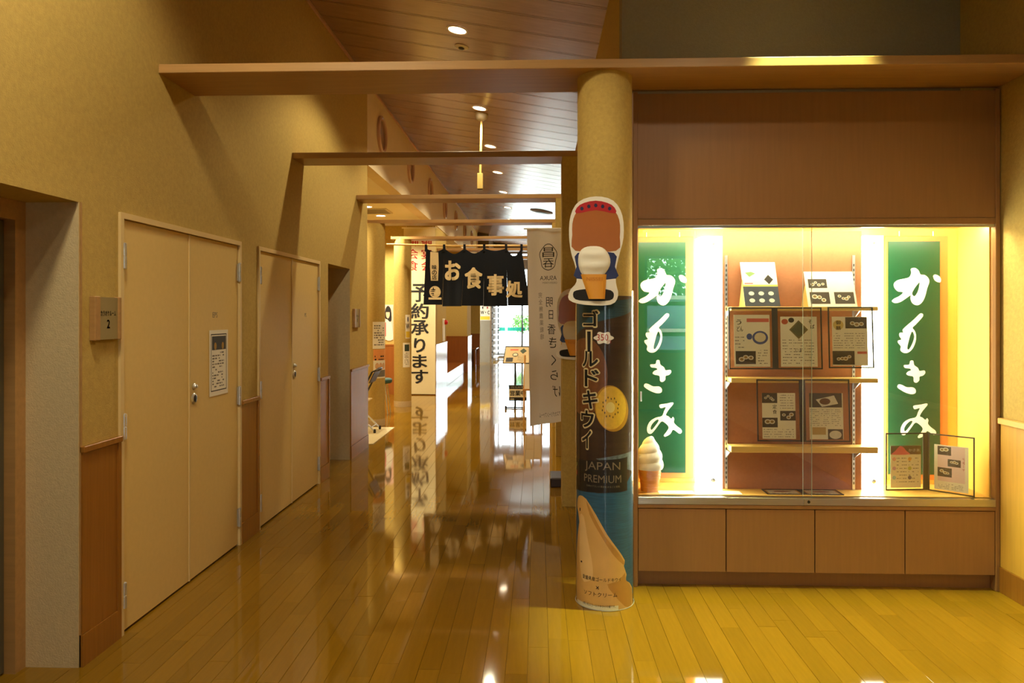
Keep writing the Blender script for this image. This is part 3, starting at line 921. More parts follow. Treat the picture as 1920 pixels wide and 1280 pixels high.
def shop_sign(xoff, label):
    x0, x1, z0, z1 = 0.612 + xoff, 1.005 + xoff, 0.575, 2.135
    t = thing('shop_sign', label, 'sign', ((x0 + x1) / 2, 4.87, z0), 0, 'green shop name signs')
    box('border_board', ORANGE, t, x0, x1, 4.866, 4.884, z0, z1, b=0.002)
    box('green_face', GREEN, t, x0 + 0.016, x1 - 0.052, 4.860, 4.866, z0 + 0.035, z1 - 0.035)
    sh = Sheet(plane_fn((0, 4.86, 0), (1, 0, 0), (0, 0, 1), (0, -1, 0), 0.0008))
    dxr = -1.617                                            # right-hand tracing brought to the left sign
    P = [((KA, 1190, 400, 5.336, 0), [(KAH, 1190, 400, 5.336, 0)]), ((KAD, 1190, 400, 5.336, 0), []),
         ((MO, 1540, 400, 2.287, dxr), [(MOH, 1540, 400, 2.287, dxr)]), ((KI1, 1540, 400, 2.287, dxr), []), ((KI2, 1540, 400, 2.287, dxr), []),
         ((MI, 1180, 400, 2.287, 0), [(MIH, 1180, 400, 2.287, 0)])]
    for k, (o_, hs) in enumerate(P):
        vf = poly2(smooth_loop(from_crop(*o_)), [smooth_loop(from_crop(*h)) for h in hs])
        sh.put('brush_lettering', shift2(vf, xoff, 0), 1, INKW)
    sh.build(t)
    for x in (x0 + 0.09, x1 - 0.09):
        MB().tube([(x, 4.872, z1), (x, 4.872, z1 + 0.03)], 0.003, 6).build('hanging_hook', CHROME, t)
shop_sign(0.0, 'tall green sign with white brush lettering at left of case')
shop_sign(1.612, 'tall green sign with white brush lettering at right of case')

# ---- menus
def obox(mb, o, ux, uy, n, x0, x1, y0, y1, k0, k1):
    o, ux, uy, n = Vector(o), Vector(ux), Vector(uy), Vector(n)
    vs = [o + ux * x + uy * y + n * k for x in (x0, x1) for y in (y0, y1) for k in (k0, k1)]
    return mb.add(vs, [(0, 1, 3, 2), (4, 6, 7, 5), (0, 4, 5, 1), (2, 3, 7, 6), (0, 2, 6, 4), (1, 5, 7, 3)])
UZ = (0, 0, 1)
def page(parent, o, ux, w, h, content, uy=UZ, n=(0, -1, 0), bw=0.008, margin=(0.04, 0.04, 0.02, 0.16)):
    """a clear sleeve with black edging and a printed sheet; content(sheet, w, h) prints on the paper"""
    f = MB()
    for q in ((0, w, 0, bw), (0, w, h - bw, h), (0, bw, bw, h - bw), (w - bw, w, bw, h - bw)):
        obox(f, o, ux, uy, n, *q, 0.0, 0.004)
    pg = f.build('page_edge', BLACK, parent)
    obox(MB(), o, ux, uy, n, bw, w - bw, bw, h - bw, 0.0030, 0.0034).build('clear_sleeve', SLEEVE, pg)
    l, r_, b, t_ = [m * (w if i < 2 else h) for i, m in enumerate(margin)]
    x0, x1, y0, y1 = bw + l, w - bw - r_, bw + b, h - bw - t_
    obox(MB(), o, ux, uy, n, x0, x1, y0, y1, 0.0006, 0.0012).build('menu_sheet', PAPERY, pg)
    oo = Vector(o) + Vector(ux) * x0 + Vector(uy) * y0 + Vector(n) * 0.0012
    sh = Sheet(plane_fn(oo, ux, uy, n, 0.0002))
    content(sh, x1 - x0, y1 - y0)
    sh.build(pg)
def c_udon(s, w, h):
    s.put('lettering', shift2(fit('う', w * .15, h * .1, MINCHO), w * .14, h * .86), 1, INK)
    s.put('lettering', shift2(fit('どん', w * .17, h * .1, MINCHO), w * .17, h * .73), 1)
    s.put('red_bar', rect2(w * .36, w * .98, h * .86, h * .93), 1, mat('print_red', (222, 110, 90), .6, var=.05))
    s.put('blue_bowl', ell2(w * .73, h * .56, w * .22, h * .13), 1, mat('print_blue', (70, 90, 150), .5, var=.1))
    s.put('noodles', ell2(w * .73, h * .565, w * .16, h * .09), 2, mat('print_noodle', (226, 218, 180), .5, var=.1, scale=80))
    s.put('small_bowl', ell2(w * .43, h * .58, w * .08, h * .06), 1, mat('print_blue', (70, 90, 150)))
    food(s, w * .04, w * .6, h * .05, h * .3, 3)
    text_rows(s, 'print_rows', w * .66, w * .98, h * .34, h * .04, 6, INKG, 2, fill=.3)
    text_rows(s, 'print_rows', w * .03, w * .33, h * .6, h * .34, 4, INKG, 3, fill=.25)
def c_soba(s, w, h):
    s.put('lettering', shift2(fit('そ', w * .11, h * .08, MINCHO), w * .82, h * .9), 1, INK)
    s.put('lettering', shift2(fit('ば', w * .11, h * .08, MINCHO), w * .88, h * .8), 1)
    s.put('soba_tray', shift2(([(-1, 0), (0, -1), (1, 0), (0, 1)], [(0, 1, 2, 3)]), w * .5, h * .74, w * .26, h * .19), 1, mat('print_tray', (110, 100, 60), .5, var=.1))
    s.put('soba', shift2(([(-1, 0), (0, -1), (1, 0), (0, 1)], [(0, 1, 2, 3)]), w * .5, h * .74, w * .21, h * .15), 2, mat('print_soba', (70, 84, 62), .5, var=.25, scale=90))
    s.put('red_bowl', ell2(w * .12, h * .9, w * .09, h * .055), 1, mat('print_redbowl', (190, 84, 52), .5, var=.1))
    s.put('dark_bowl', ell2(w * .3, h * .93, w * .08, h * .05), 1, INK)
    s.put('lettering', shift2(fit('ミニ丼', w * .2, h * .06, MINCHO), w * .48, h * .32), 1)
    text_rows(s, 'print_rows', w * .05, w * .95, h * .56, h * .04, 9, INKG, 4, fill=.25, cols=3)
def c_zen(s, w, h):
    s.put('gold_disc', ell2(w * .18, h * .83, w * .15, h * .1), 1, mat('print_goldp', (214, 190, 110), .6, var=.05))
    s.put('lettering', shift2(fit('御', w * .14, h * .08, MINCHO), w * .18, h * .88), 2, INK)
    s.put('lettering', shift2(fit('膳', w * .14, h * .08, MINCHO), w * .18, h * .77), 2)
    food(s, w * .38, w * .98, h * .76, h * .99, 7)
    s.put('red_bar', rect2(w * .7, w * .97, h * .24, h * .29), 1, mat('print_red', (222, 110, 90)))
    food(s, w * .0, w * .62, h * .02, h * .3, 9)
    text_rows(s, 'print_rows', w * .04, w * .96, h * .68, h * .34, 7, INKG, 6, fill=.25, cols=3)
def c_teishoku(s, w, h):
    food(s, 0, w * .46, h * .78, h, 12)
    s.put('lettering', shift2(fit('定', w * .13, h * .09, MINCHO), w * .38, h * .7), 1, INK)
    s.put('lettering', shift2(fit('食', w * .13, h * .09, MINCHO), w * .38, h * .59), 1)
    food(s, 0, w * .46, h * .25, h * .46, 14)
    food(s, w * .54, w, h * .4, h * .61, 15)
    text_rows(s, 'print_rows', w * .54, w * .98, h * .98, h * .64, 6, INKG, 8, fill=.25, cols=2)
    text_rows(s, 'print_rows', w * .04, w * .98, h * .23, h * .02, 4, INKG, 9, fill=.25, cols=3)
def c_plate(s, w, h):
    s.put('photo_ground', rect2(0, w * .97, h * .69, h), 1, mat('print_tray_dark', (56, 50, 44), 0.5, var=0.25, scale=40))
    s.put('photo_dish', ([(w * .2, h * .86), (w * .38, h * .7), (w * .86, h * .77), (w * .74, h * .95)], [(0, 1, 2, 3)]), 2, mat('print_dish', (226, 222, 198)))
    s.put('photo_food', ell2(w * .47, h * .82, w * .16, h * .07), 3, mat('print_meat', (104, 62, 34), .5, var=.4, scale=90))
    text_rows(s, 'print_rows', w * .03, w * .97, h * .66, h * .28, 9, INKG, 11, fill=.25, cols=3)
    s.put('tan_box', rect2(w * .08, w * .48, h * .1, h * .26), 1, mat('print_tan', (196, 168, 106), .6, var=.05))
    s.put('photo_ground', rect2(w * .54, w * .98, 0, h * .22), 1)
    s.put('photo_dish', ell2(w * .76, h * .1, w * .18, h * .09), 2)
def c_kakigori(s, w, h):
    s.put('brown_band', rect2(0, w, h * .79, h), 1, mat('print_brown', (96, 76, 46), .6, var=.08))
    s.put('pink_ice', poly2(smooth_loop([(w * .05, h * .79), (w * .15, h * .87), (w * .27, h * .97), (w * .34, h * .99), (w * .43, h * .95), (w * .52, h * .87), (w * .62, h * .79)])), 2, mat('print_pinkice', (226, 110, 118), .6, var=.1))
    s.put('band_lettering', shift2(fit('かき氷', w * .38, h * .07, MINCHO), w * .78, h * .89), 2, INKW)
    for k, c in enumerate([(236, 180, 160), (238, 190, 110), (206, 170, 200), (200, 206, 96), (170, 206, 214), (110, 100, 130)]):
        s.put('flavour_dot', ell2(w * (.12 if k % 2 == 0 else .63), h * (.68 - .22 * (k // 2)), w * .06, h * .045), 1, mat('print_dot%d' % k, c, .6, var=.05)) if k == 0 else \
            s.put('flavour_dot.%d' % k, ell2(w * (.12 if k % 2 == 0 else .63), h * (.68 - .22 * (k // 2)), w * .06, h * .045), 1, mat('print_dot%d' % k, c, .6, var=.05))
    text_rows(s, 'print_rows', w * .2, w * .98, h * .74, h * .1, 8, INKG, 21, fill=.2, cols=2)
def c_dessert(s, w, h):
    s.put('pink_field', rect2(w * .1, w * .9, h * .2, h * .98), 1, mat('print_palepink', (236, 206, 196), .6, var=.04))
    food(s, w * .1, w * .5, h * .78, h * .97, 31)
    food(s, w * .4, w * .78, h * .54, h * .7, 33, dark=False)
    food(s, w * .1, w * .52, h * .3, h * .5, 34)
    s.put('side_lettering', shift2(fit('デザート', h * .3, w * .07, MINCHO), w * .86, h * .62, rot=-PI / 2), 2, INKR)
    text_rows(s, 'print_rows', w * .12, w * .9, h * .16, h * .03, 4, INKG, 36, fill=.3, cols=2)
def c_flat(s, w, h):
    s.put('photo_plate', ell2(w * .5, h * .62, w * .4, h * .26), 1, mat('print_dish', (226, 222, 198)))
    s.put('photo_meat', ell2(w * .5, h * .63, w * .3, h * .17), 2, mat('print_roast', (150, 84, 60), .5, var=.4, scale=60))
    text_rows(s, 'print_rows', w * .1, w * .9, h * .3, h * .05, 3, INKG, 43)
LEAN = 0.06                                # the hanging folders lean out a little at the foot
def px_page(parent, x0, x1, y0, y1, Y, content, **k):
    a = onY(x0, y1, Y - LEAN * 0.37); b = onY(x1, y0, Y)
    page(parent, a, (1, 0, 0), b[0] - a[0], (b[2] - a[2]) * math.hypot(1, LEAN), content, uy=Vector((0, LEAN, 1)).normalized(), n=Vector((0, -1, LEAN)).normalized(), **k)
def spine(parent, x0, x1, y0, y1, Y):
    a = onY(x0, y1, Y - LEAN * 0.37); b = onY(x1, y0, Y)
    obox(MB(), a, (1, 0, 0), Vector((0, LEAN, 1)).normalized(), Vector((0, -1, LEAN)).normalized(), 0, b[0] - a[0], 0, (b[2] - a[2]) * math.hypot(1, LEAN), 0.0, 0.005).build('folder_spine', BLACK, parent)
def folder(label, loc):
    return thing('menu_folder', label, 'menu', loc, 0, 'menu folders in the case')
YM = 4.5985
t = folder('open menu folder with udon and soba pages hanging from top shelf', onY(1453, 692, YM))
px_page(t, 1367, 1449, 576, 692, YM, c_udon, margin=(.09, .05, .02, .1)); spine(t, 1449, 1457, 576, 692, YM)
px_page(t, 1457, 1540, 576, 692, YM, c_soba, margin=(.06, .08, .02, .13))
t = folder('single menu page with gold disc hanging at right of top shelf', onY(1596, 690, YM))
px_page(t, 1554, 1636, 575, 690, YM, c_zen, margin=(.06, .1, .02, .14))
t = folder('open menu folder with set meal and plate pages on middle shelf', onY(1505, 828, YM))
px_page(t, 1420, 1500, 711, 827, YM, c_teishoku, margin=(.09, .09, .02, .2)); spine(t, 1500, 1509, 711, 828, YM)
px_page(t, 1509, 1592, 711, 828, YM, c_plate, margin=(.08, .12, .02, .2))
# folder standing open on the counter
zc0 = 0.5455
pa = onZ(1660, 919, zc0); pb = onZ(1736, 918, zc0); pc = onZ(1828, 932, zc0)
hF = 0.355
t = folder('menu folder standing open on counter beside right green sign', pb)
v1 = Vector(pb) - Vector(pa); w1 = v1.length; v1.normalize()
v2 = Vector(pc) - Vector(pb); w2 = v2.length; v2.normalize()
n1 = Vector((v1.y, -v1.x, 0)); n2 = Vector((v2.y, -v2.x, 0))
page(t, pa, v1, w1 - 0.012, hF, c_kakigori, n=n1, margin=(.1, .05, .02, .2))
obox(MB(), Vector(pb) - v1 * 0.012, v1, UZ, n1, 0, 0.026, 0, hF, -0.001, 0.004).build('folder_spine', BLACK, t)
page(t, Vector(pb) + v2 * 0.014, v2, w2 - 0.014, hF, c_dessert, n=n2, margin=(.1, .1, .02, .16))
# folder lying flat
p0 = onZ(1470, 931, zc0)
t = folder('open menu folder lying flat on yellow counter', (1.55, 4.6, zc0))
for k in range(2):
    page(t, (1.385 + k * 0.235, 4.56, zc0), (1, 0, 0), 0.22, 0.13, c_flat, uy=(0, 1, 0), n=(0, 0, 1), margin=(.06, .06, .04, .06))
obox(MB(), (1.605, 4.56, zc0), (1, 0, 0), (0, 1, 0), (0, 0, 1), 0, 0.015, 0, 0.13, 0, 0.004).build('folder_spine', BLACK, t)
# loose sheets on the counter
for k, (x0, x1, lab) in enumerate([(0.735, 0.95, 'white leaflet lying on counter beside soft serve model'), (0.995, 1.235, 'white leaflet lying on counter before left light box')]):
    t = thing('leaflet', lab, 'leaflet', (x0, 4.6, zc0), 0, 'loose leaflets in case')
    box('paper', PAPER, t, x0, x1, 4.555, 4.64, zc0, zc0 + 0.001)
    sh = Sheet(plane_fn((x0, 4.555, zc0 + 0.001), (1, 0, 0), (0, 1, 0), (0, 0, 1), 0.0003))
    text_rows(sh, 'print_rows', 0.02, x1 - x0 - 0.02, 0.075, 0.03, 3, mat('ink_pale', (190, 190, 170), .8, var=.05), 50 + k, fill=.4)
    sh.put('print_bar', rect2(0.06, 0.16, 0.012, 0.022), 1, mat('ink_teal', (150, 196, 190), .8, var=.05))
    sh.build(t)
# cards standing on the top shelf
def tent_card(label, x0, x1, ytop, ybot, rows, loc_dx=0.012):
    a = onY(x0, ybot, 4.64); b = onY(x1, ytop, 4.64)
    z0 = 1.6805
    h = b[2] - z0
    wd = b[0] - a[0]
    t = thing('menu_card', label, 'menu card', (a[0], 4.63, z0), 0, 'menu cards on top shelf')
    uy = Vector((-0.06, 0.22, 1)).normalized()
    n = Vector((0, -1, 0.22)).normalized()
    o = (a[0] + 0.02, 4.625, z0)
    obox(MB(), o, (1, 0, 0), uy, n, 0, wd - 0.02, 0, h * 1.02, -0.002, 0.0).build('card', PAPER, t)
    MB().add([(o[0], 4.63, z0), (o[0] - 0.02, 4.694, z0), (o[0] - 0.01, 4.66, z0 + h * 0.6), (o[0] + 0.004, 4.63, z0), (o[0] - 0.016, 4.694, z0), (o[0] - 0.006, 4.66, z0 + h * 0.6)],
             [(0, 1, 2), (3, 5, 4), (0, 3, 4, 1), (1, 4, 5, 2), (2, 5, 3, 0)]).build('card_stand', SHELFM, t)
    sh = Sheet(plane_fn(o, (1, 0, 0), uy, n, 0.0003))
    rows(sh, wd - 0.02, h)
    sh.build(t)
def card_a(s, w, h):
    s.put('dark_half', rect2(0, w, 0, h * .46), 1, mat('print_slate', (52, 62, 74), .5, var=.1, scale=30))
    s.put('yellow_band', rect2(0, w, h * .46, h * .5), 1, mat('print_yellow', (222, 200, 90), .6, var=.05))
    for k in range(6):
        s.put('photo_dish', ell2(w * (.22 + .28 * (k % 3)), h * (.14 + .16 * (k // 3)), w * .08, h * .045), 2, mat('print_dish', (226, 222, 198)))
    s.put('green_wedge', ([(w * .1, h * .78), (w * .22, h * .68), (w * .4, h * .76), (w * .28, h * .8)], [(0, 1, 2, 3)]), 1, mat('print_green', (110, 140, 84), .5, var=.1))
    s.put('dark_tray', shift2(([(-1, 0), (0, -1), (1, 0), (0, 1)], [(0, 1, 2, 3)]), w * .76, h * .62, w * .13, h * .11), 1, INK)
    s.put('red_bar', rect2(w * .06, w * .3, h * .52, h * .54), 1, INKR)
def card_b(s, w, h):
    food(s, w * .06, w * .44, h * .54, h * .8, 61); food(s, w * .06, w * .46, h * .08, h * .42, 62); food(s, w * .56, w * .96, h * .08, h * .42, 63)
tent_card('tall menu card with dark lower half on top shelf', 1390, 1462, 490, 571, card_a)
tent_card('wide white menu card with three photos on top shelf', 1508, 1606, 508, 571, card_b)

# ---- soft serve model
def soft_serve(name, label, loc, s, cat='ice cream model'):
    t = thing(name, label, cat, loc)
    MB().lathe([(0.058 * s, 0), (0.060 * s, 0.004 * s), (0.064 * s, 0.075 * s), (0.069 * s, 0.078 * s), (0.074 * s, 0.145 * s), (0.07 * s, 0.15 * s)], (0, 0, 0), 32).build('wafer_cup', WAFER, t, True)
    for z in (0.03, 0.055, 0.1, 0.122):
        MB().lathe([(0.0605 * s + 0.09 * z * s + 0.002, (z - .0015) * s), (0.0625 * s + 0.09 * z * s + 0.002, z * s), (0.0605 * s + 0.09 * z * s + 0.002, (z + .0015) * s)], (0, 0, 0), 32, cap=False).build('wafer_ridge', WAFER, t, True)
    N, A = 60, 40
    vs = []; fs = []
    for i in range(N + 1):
        h = i / N
        base = 0.086 * (1 - h ** 2.2) ** 0.62 + 0.004
        for k in range(A):
            a = 2 * PI * k / A
            ph = (h * 3.2 - k / A) % 1.0
            r = base * (0.90 + 0.12 * math.sin(PI * ph) ** 0.7) * (1 - 0.1 * (h > 0.97))
            tip = max(0, h - 0.86) / 0.14
            vs.append((s * (r * math.cos(a) + 0.012 * tip * tip), s * r * math.sin(a), s * (0.145 + 0.205 * h + 0.01 * tip)))
    for i in range(N):
        for k in range(A):
            fs.append((i * A + k, i * A + (k + 1) % A, (i + 1) * A + (k + 1) % A, (i + 1) * A + k))
    fs.append(tuple(range(A))); fs.append(tuple(N * A + k for k in range(A)))
    MB().add(vs, fs, True).build('ice_cream_swirl', ICE, t, True)
    return t
soft_serve('soft_serve_model', 'white soft serve model in orange wafer cup inside case', (0.69, 4.65, zc0), 0.93)

# ================================================================== PRINTED POSTER ROUND THE NEAR COLUMN
def split_s(vf, step):
    """cut flat print along vertical lines so that it can be bent"""
    vs, fs = vf
    if not vs: return vf
    bm = bmesh.new()
    bv = [bm.verts.new((x, y, 0)) for x, y in vs]
    for f in fs:
        try: bm.faces.new([bv[i] for i in f])
        except ValueError: pass
    x0 = min(v[0] for v in vs); x1 = max(v[0] for v in vs)
    k = math.floor(x0 / step) + 1
    while k * step < x1:
        bmesh.ops.bisect_plane(bm, geom=bm.verts[:] + bm.edges[:] + bm.faces[:], plane_co=(k * step, 0, 0), plane_no=(1, 0, 0))
        k += 1
    bm.verts.index_update()
    r = [(v.co.x, v.co.y) for v in bm.verts], [tuple(v.index for v in f.verts) for f in bm.faces]
    bm.free()
    return r
class Bent:
    """print wrapped round a column; 2D x = arc length from the side facing the camera, 2D y = height"""
    def __init__(s, cx, cy, R, eps=0.0004):
        s.c = Vector((cx, cy, 0)); s.R = R; s.eps = eps
        s.f = Vector((-cx, -cy, 0)).normalized(); s.g = Vector((-s.f.y, s.f.x, 0))
        s.d = math.hypot(cx, cy)
        s.sh = Sheet(s.fn)
        u = (cx * math.cos(TH) + cy * math.sin(TH)) / (-cx * math.sin(TH) + cy * math.cos(TH))
        s.px = 960 + FPX * u
        s.hw = FPX * R / s.d
    def fn(s, x, z, k):
        a = x / s.R
        p = s.c + (s.R + s.eps * k) * (math.sin(a) * s.g + math.cos(a) * s.f)
        return (p.x, p.y, z)
    def cp(s, px, py):
        q = max(-1, min(1, (px - s.px) / s.hw))
        a = math.asin(q)
        d = s.d - s.R * math.cos(a)
        return (s.R * a, HC - (py - 591) / FPX * d)
    def loop(s, pts): return [s.cp(*p) for p in pts]
    def put(s, key, vf, layer, m): s.sh.put(key, split_s(vf, 0.012), layer, m)
    def txt(s, key, body, px, py, w, h, layer, m, stamp=None, rot=0, pad=0.0):
        x, z = s.cp(px, py)
        k = (s.d - s.R) / FPX
        vf = fit(body, (w + pad) * k, (h + pad) * k, stamp)
        s.put(key, shift2(vf, x, z, rot=rot), layer, m)
    def strip(s, key, a0, a1, z0, z1, m, th=0.001, n=40, parent=None, k0=0):
        mb = MB(); vs = []
        for i in range(n + 1):
            a = a0 + (a1 - a0) * i / n
            for z in (z0, z1):
                for r in (s.R + k0, s.R + k0 - th):
                    p = s.c + r * (math.sin(a) * s.g + math.cos(a) * s.f)
                    vs.append((p.x, p.y, z))
        fs = []
        for i in range(n):
            a, b = i * 4, i * 4 + 4
            fs += [(a, b, b + 2, a + 2), (a + 1, a + 3, b + 3, b + 1), (a, a + 1, b + 1, b), (a + 2, b + 2, b + 3, a + 3)]
        fs += [(0, 2, 3, 1), (n * 4, n * 4 + 1, n * 4 + 3, n * 4 + 2)]
        return mb.add(vs, fs, True).build(key, m, parent)
B = Bent(COLX, COLY, 0.161)
t = thing('column_poster', 'tall gold kiwi soft serve poster wrapped round the near column', 'poster', (COLX, COLY, 0.02))
B.strip('poster_sheet', math.radians(-100), math.radians(100), 0.012, 1.735, mat('poster_wood', (58, 38, 26), 0.8, var=0.3, scale=4, stretch=(1, 1, 14)), parent=t)
LP = B.loop
B.put('teal_waves', poly2(LP([(1082, 566), (1110, 567), (1150, 564), (1180, 560), (1185.4, 558), (1185.4, 578), (1170, 590), (1140, 598), (1110, 606), (1083, 628)])), 1, mat('print_teal', (34, 70, 84), 0.8, var=0.35, scale=5, stretch=(2, 2, 40)))
B.put('brown_kiwi', poly2(LP([(1098 + 41 * math.cos(a * PI / 14) if 1098 + 41 * math.cos(a * PI / 14) > 1082.5 else 1082.5, 705 + 72 * math.sin(a * PI / 14)) for a in range(-10, 11)])), 1,
      mat('print_kiwi_skin', (116, 70, 38), 0.5, var=0.2, scale=50))
B.put('gold_kiwi', poly2(LP([(1146 + 30 * math.cos(a * PI / 16) + 3 * math.sin(a * PI / 16), 764 + 43 * math.sin(a * PI / 16)) for a in range(32)])), 2, mat('print_kiwi_rim', (180, 130, 40), 0.5, var=0.1, scale=40))
B.put('gold_kiwi_flesh', poly2(LP([(1145 + 27 * math.cos(a * PI / 16), 763 + 40 * math.sin(a * PI / 16)) for a in range(32)])), 3, mat('print_kiwi_flesh', (222, 178, 62), 0.5, var=0.12, scale=40))
B.put('kiwi_core', poly2(LP([(1144 + 8 * math.cos(a * PI / 8), 762 + 10 * math.sin(a * PI / 8)) for a in range(16)])), 4, mat('print_kiwi_core', (236, 216, 130), 0.5, var=0.05))
for k in range(16):
    a = k * PI / 8 + 0.1
    B.put('kiwi_seed', poly2(LP([(1144 + (13 + 2 * (k % 2)) * math.cos(a) + 0.9 * math.cos(b * PI / 3), 762 + (16 + 3 * (k % 2)) * math.sin(a) + 2.2 * math.sin(b * PI / 3)) for b in range(6)])), 4, INK)
B.put('plaid_band', poly2(LP([(1118, 858), (1150, 852), (1185.4, 838), (1185.4, 880), (1150, 870)])), 1, mat('print_plaid', (92, 108, 120), 0.5, var=0.5, scale=50))
B.put('blue_waves', poly2(LP([(1082, 905), (1120, 922), (1160, 918), (1185.4, 870), (1185.4, 1105), (1140, 1110), (1082, 1100)])), 1, mat('print_blue_wave', (40, 92, 128), 0.8, var=0.3, scale=5, stretch=(2, 2, 36)))
CRM = mat('print_cream_ice', (224, 182, 112), 0.5, var=0.08, scale=8)
crop6 = lambda L: LP([(1040 + a / 3.05, 740 + b / 3.05) for a, b in L])
B.put('printed_soft_serve', poly2(smooth_loop(crop6([(150, 570), (185, 590), (240, 680), (300, 790), (350, 860), (395, 930), (390, 962), (405, 1010), (402, 1045), (436, 1080), (436, 1235), (330, 1252), (200, 1245), (131, 1215),
      (130, 900), (146, 720), (134, 640), (136, 590)]), 2)), 2, CRM)
CRD = mat('print_cream_fold', (196, 146, 74), 0.5, var=0.1, scale=8)
CRL = mat('print_cream_light', (240, 206, 146), 0.5, var=0.06, scale=8)
B.put('printed_fold', poly2(smooth_loop(crop6([(186, 600), (225, 680), (290, 800), (345, 870), (390, 935), (386, 955), (330, 900), (262, 790), (205, 680)]), 2)), 3, CRD)
B.put('printed_fold', poly2(smooth_loop(crop6([(396, 1000), (400, 1040), (432, 1085), (432, 1180), (395, 1190), (330, 1120), (300, 1070), (360, 1050)]), 2)), 3, CRD)
B.put('printed_light', poly2(smooth_loop(crop6([(150, 680), (172, 690), (190, 800), (215, 930), (222, 1030), (190, 1060), (160, 1040), (146, 900), (150, 760)]), 2)), 3, CRL)
B.put('kiwi_seed', poly2(crop6([(155, 940), (163, 943), (163, 952), (155, 950)])), 4, INK)
B.put('kiwi_seed', poly2(crop6([(148, 640), (154, 642), (153, 660), (148, 658)])), 4, INK)
# black label
B.put('black_label', poly2(LP([(1081.5, 857), (1100, 861), (1130, 860), (1160, 857), (1174, 853), (1174, 915), (1160, 919), (1130, 921), (1100, 920), (1081.5, 914)])), 3, INK)
CRMT = mat('print_pale_text', (206, 192, 160), 0.6, var=0.03)
B.txt('label_lettering', 'JAPAN', 1129, 874, 70, 19, 4, CRMT)
B.txt('label_lettering', 'PREMIUM', 1129, 896, 74, 14, 4, CRMT)
B.txt('label_lettering', '日本のブランド果実をまるごと使用。', 1131, 910, 66, 4, 4, mat('print_dim_text', (130, 116, 96), .6, var=.03))
B.put('fruit_mark', ell2(*B.cp(1083.5, 868), 0.008, 0.012, 12), 4, mat('print_leaf', (110, 140, 50), .5, var=.05))
B.put('fruit_mark_red', ell2(*B.cp(1083.5, 884), 0.008, 0.016, 12), 4, INKR)
# vertical title
for ch, x, y_, w_, h_ in [('ゴ', 1108, 597, 33, 29), ('|', 1106, 640, 5, 36), ('ル', 1107, 672, 34, 29), ('ド', 1110, 708, 30, 32), ('キ', 1107, 748, 32, 34), ('ウ', 1102, 784, 30, 32), ('イ', 1101, 822, 22, 34)]:
    if ch == '|':
        B.put('title_outline', poly2(LP([(x - 6, y_ - 22), (x + 6, y_ - 22), (x + 6, y_ + 22), (x - 6, y_ + 22)])), 5, mat('print_outline', (226, 208, 160), .6, var=.03))
        B.put('title_lettering', poly2(LP([(x - 3.2, y_ - 19), (x + 3.2, y_ - 19), (x + 2.6, y_ + 19), (x - 2.6, y_ + 19)])), 6, INK)
    else:
        B.txt('title_outline', ch, x, y_, w_, h_, 5, mat('print_outline', (226, 208, 160)), RING, pad=6)
        B.txt('title_lettering', ch, x, y_, w_, h_, 6, INK, BOLD)
# price cloud
cl = [(1132 + (16 + 2.2 * math.cos(6 * a * PI / 18)) * math.cos(a * PI / 18), 633 + (11 + 1.8 * math.cos(6 * a * PI / 18)) * math.sin(a * PI / 18)) for a in range(36)]
B.put('price_cloud', poly2(LP(cl)), 5, INKW)
B.txt('price_lettering', '350', 1130, 632, 21, 12, 6, INKR)
B.txt('price_lettering', '円', 1142, 640, 6, 6, 6, INKR)
B.txt('caption_lettering', '愛媛県産ゴールドキウイ', 1127, 1083, 78, 8, 5, INK)
B.txt('caption_lettering', '×', 1121, 1098, 6, 6, 5, INK)
B.txt('caption_lettering', 'ソフトクリーム', 1125, 1111, 66, 8, 5, INK)
B.put('caption_strip', poly2(LP([(1084, 1120), (1100, 1127), (1130, 1133), (1158, 1129), (1158, 1138), (1130, 1142), (1100, 1136), (1084, 1129)])), 4, PAPERY)
B.txt('caption_lettering', '※黒い粒はゴールドキウイの種です。', 1122, 1132, 66, 5, 5, INK)
B.sh.build(t)
fl = B.strip('clear_film', math.radians(-112), math.radians(112), 0.004, 1.765, FILM, th=0.0008, parent=t, k0=0.005)
B.strip('film_edge', math.radians(-112), math.radians(112), 0.002, 0.0045, mat('film_edge_pale', (200, 196, 180), .3, var=.02), th=0.0025, parent=t, k0=0.006)

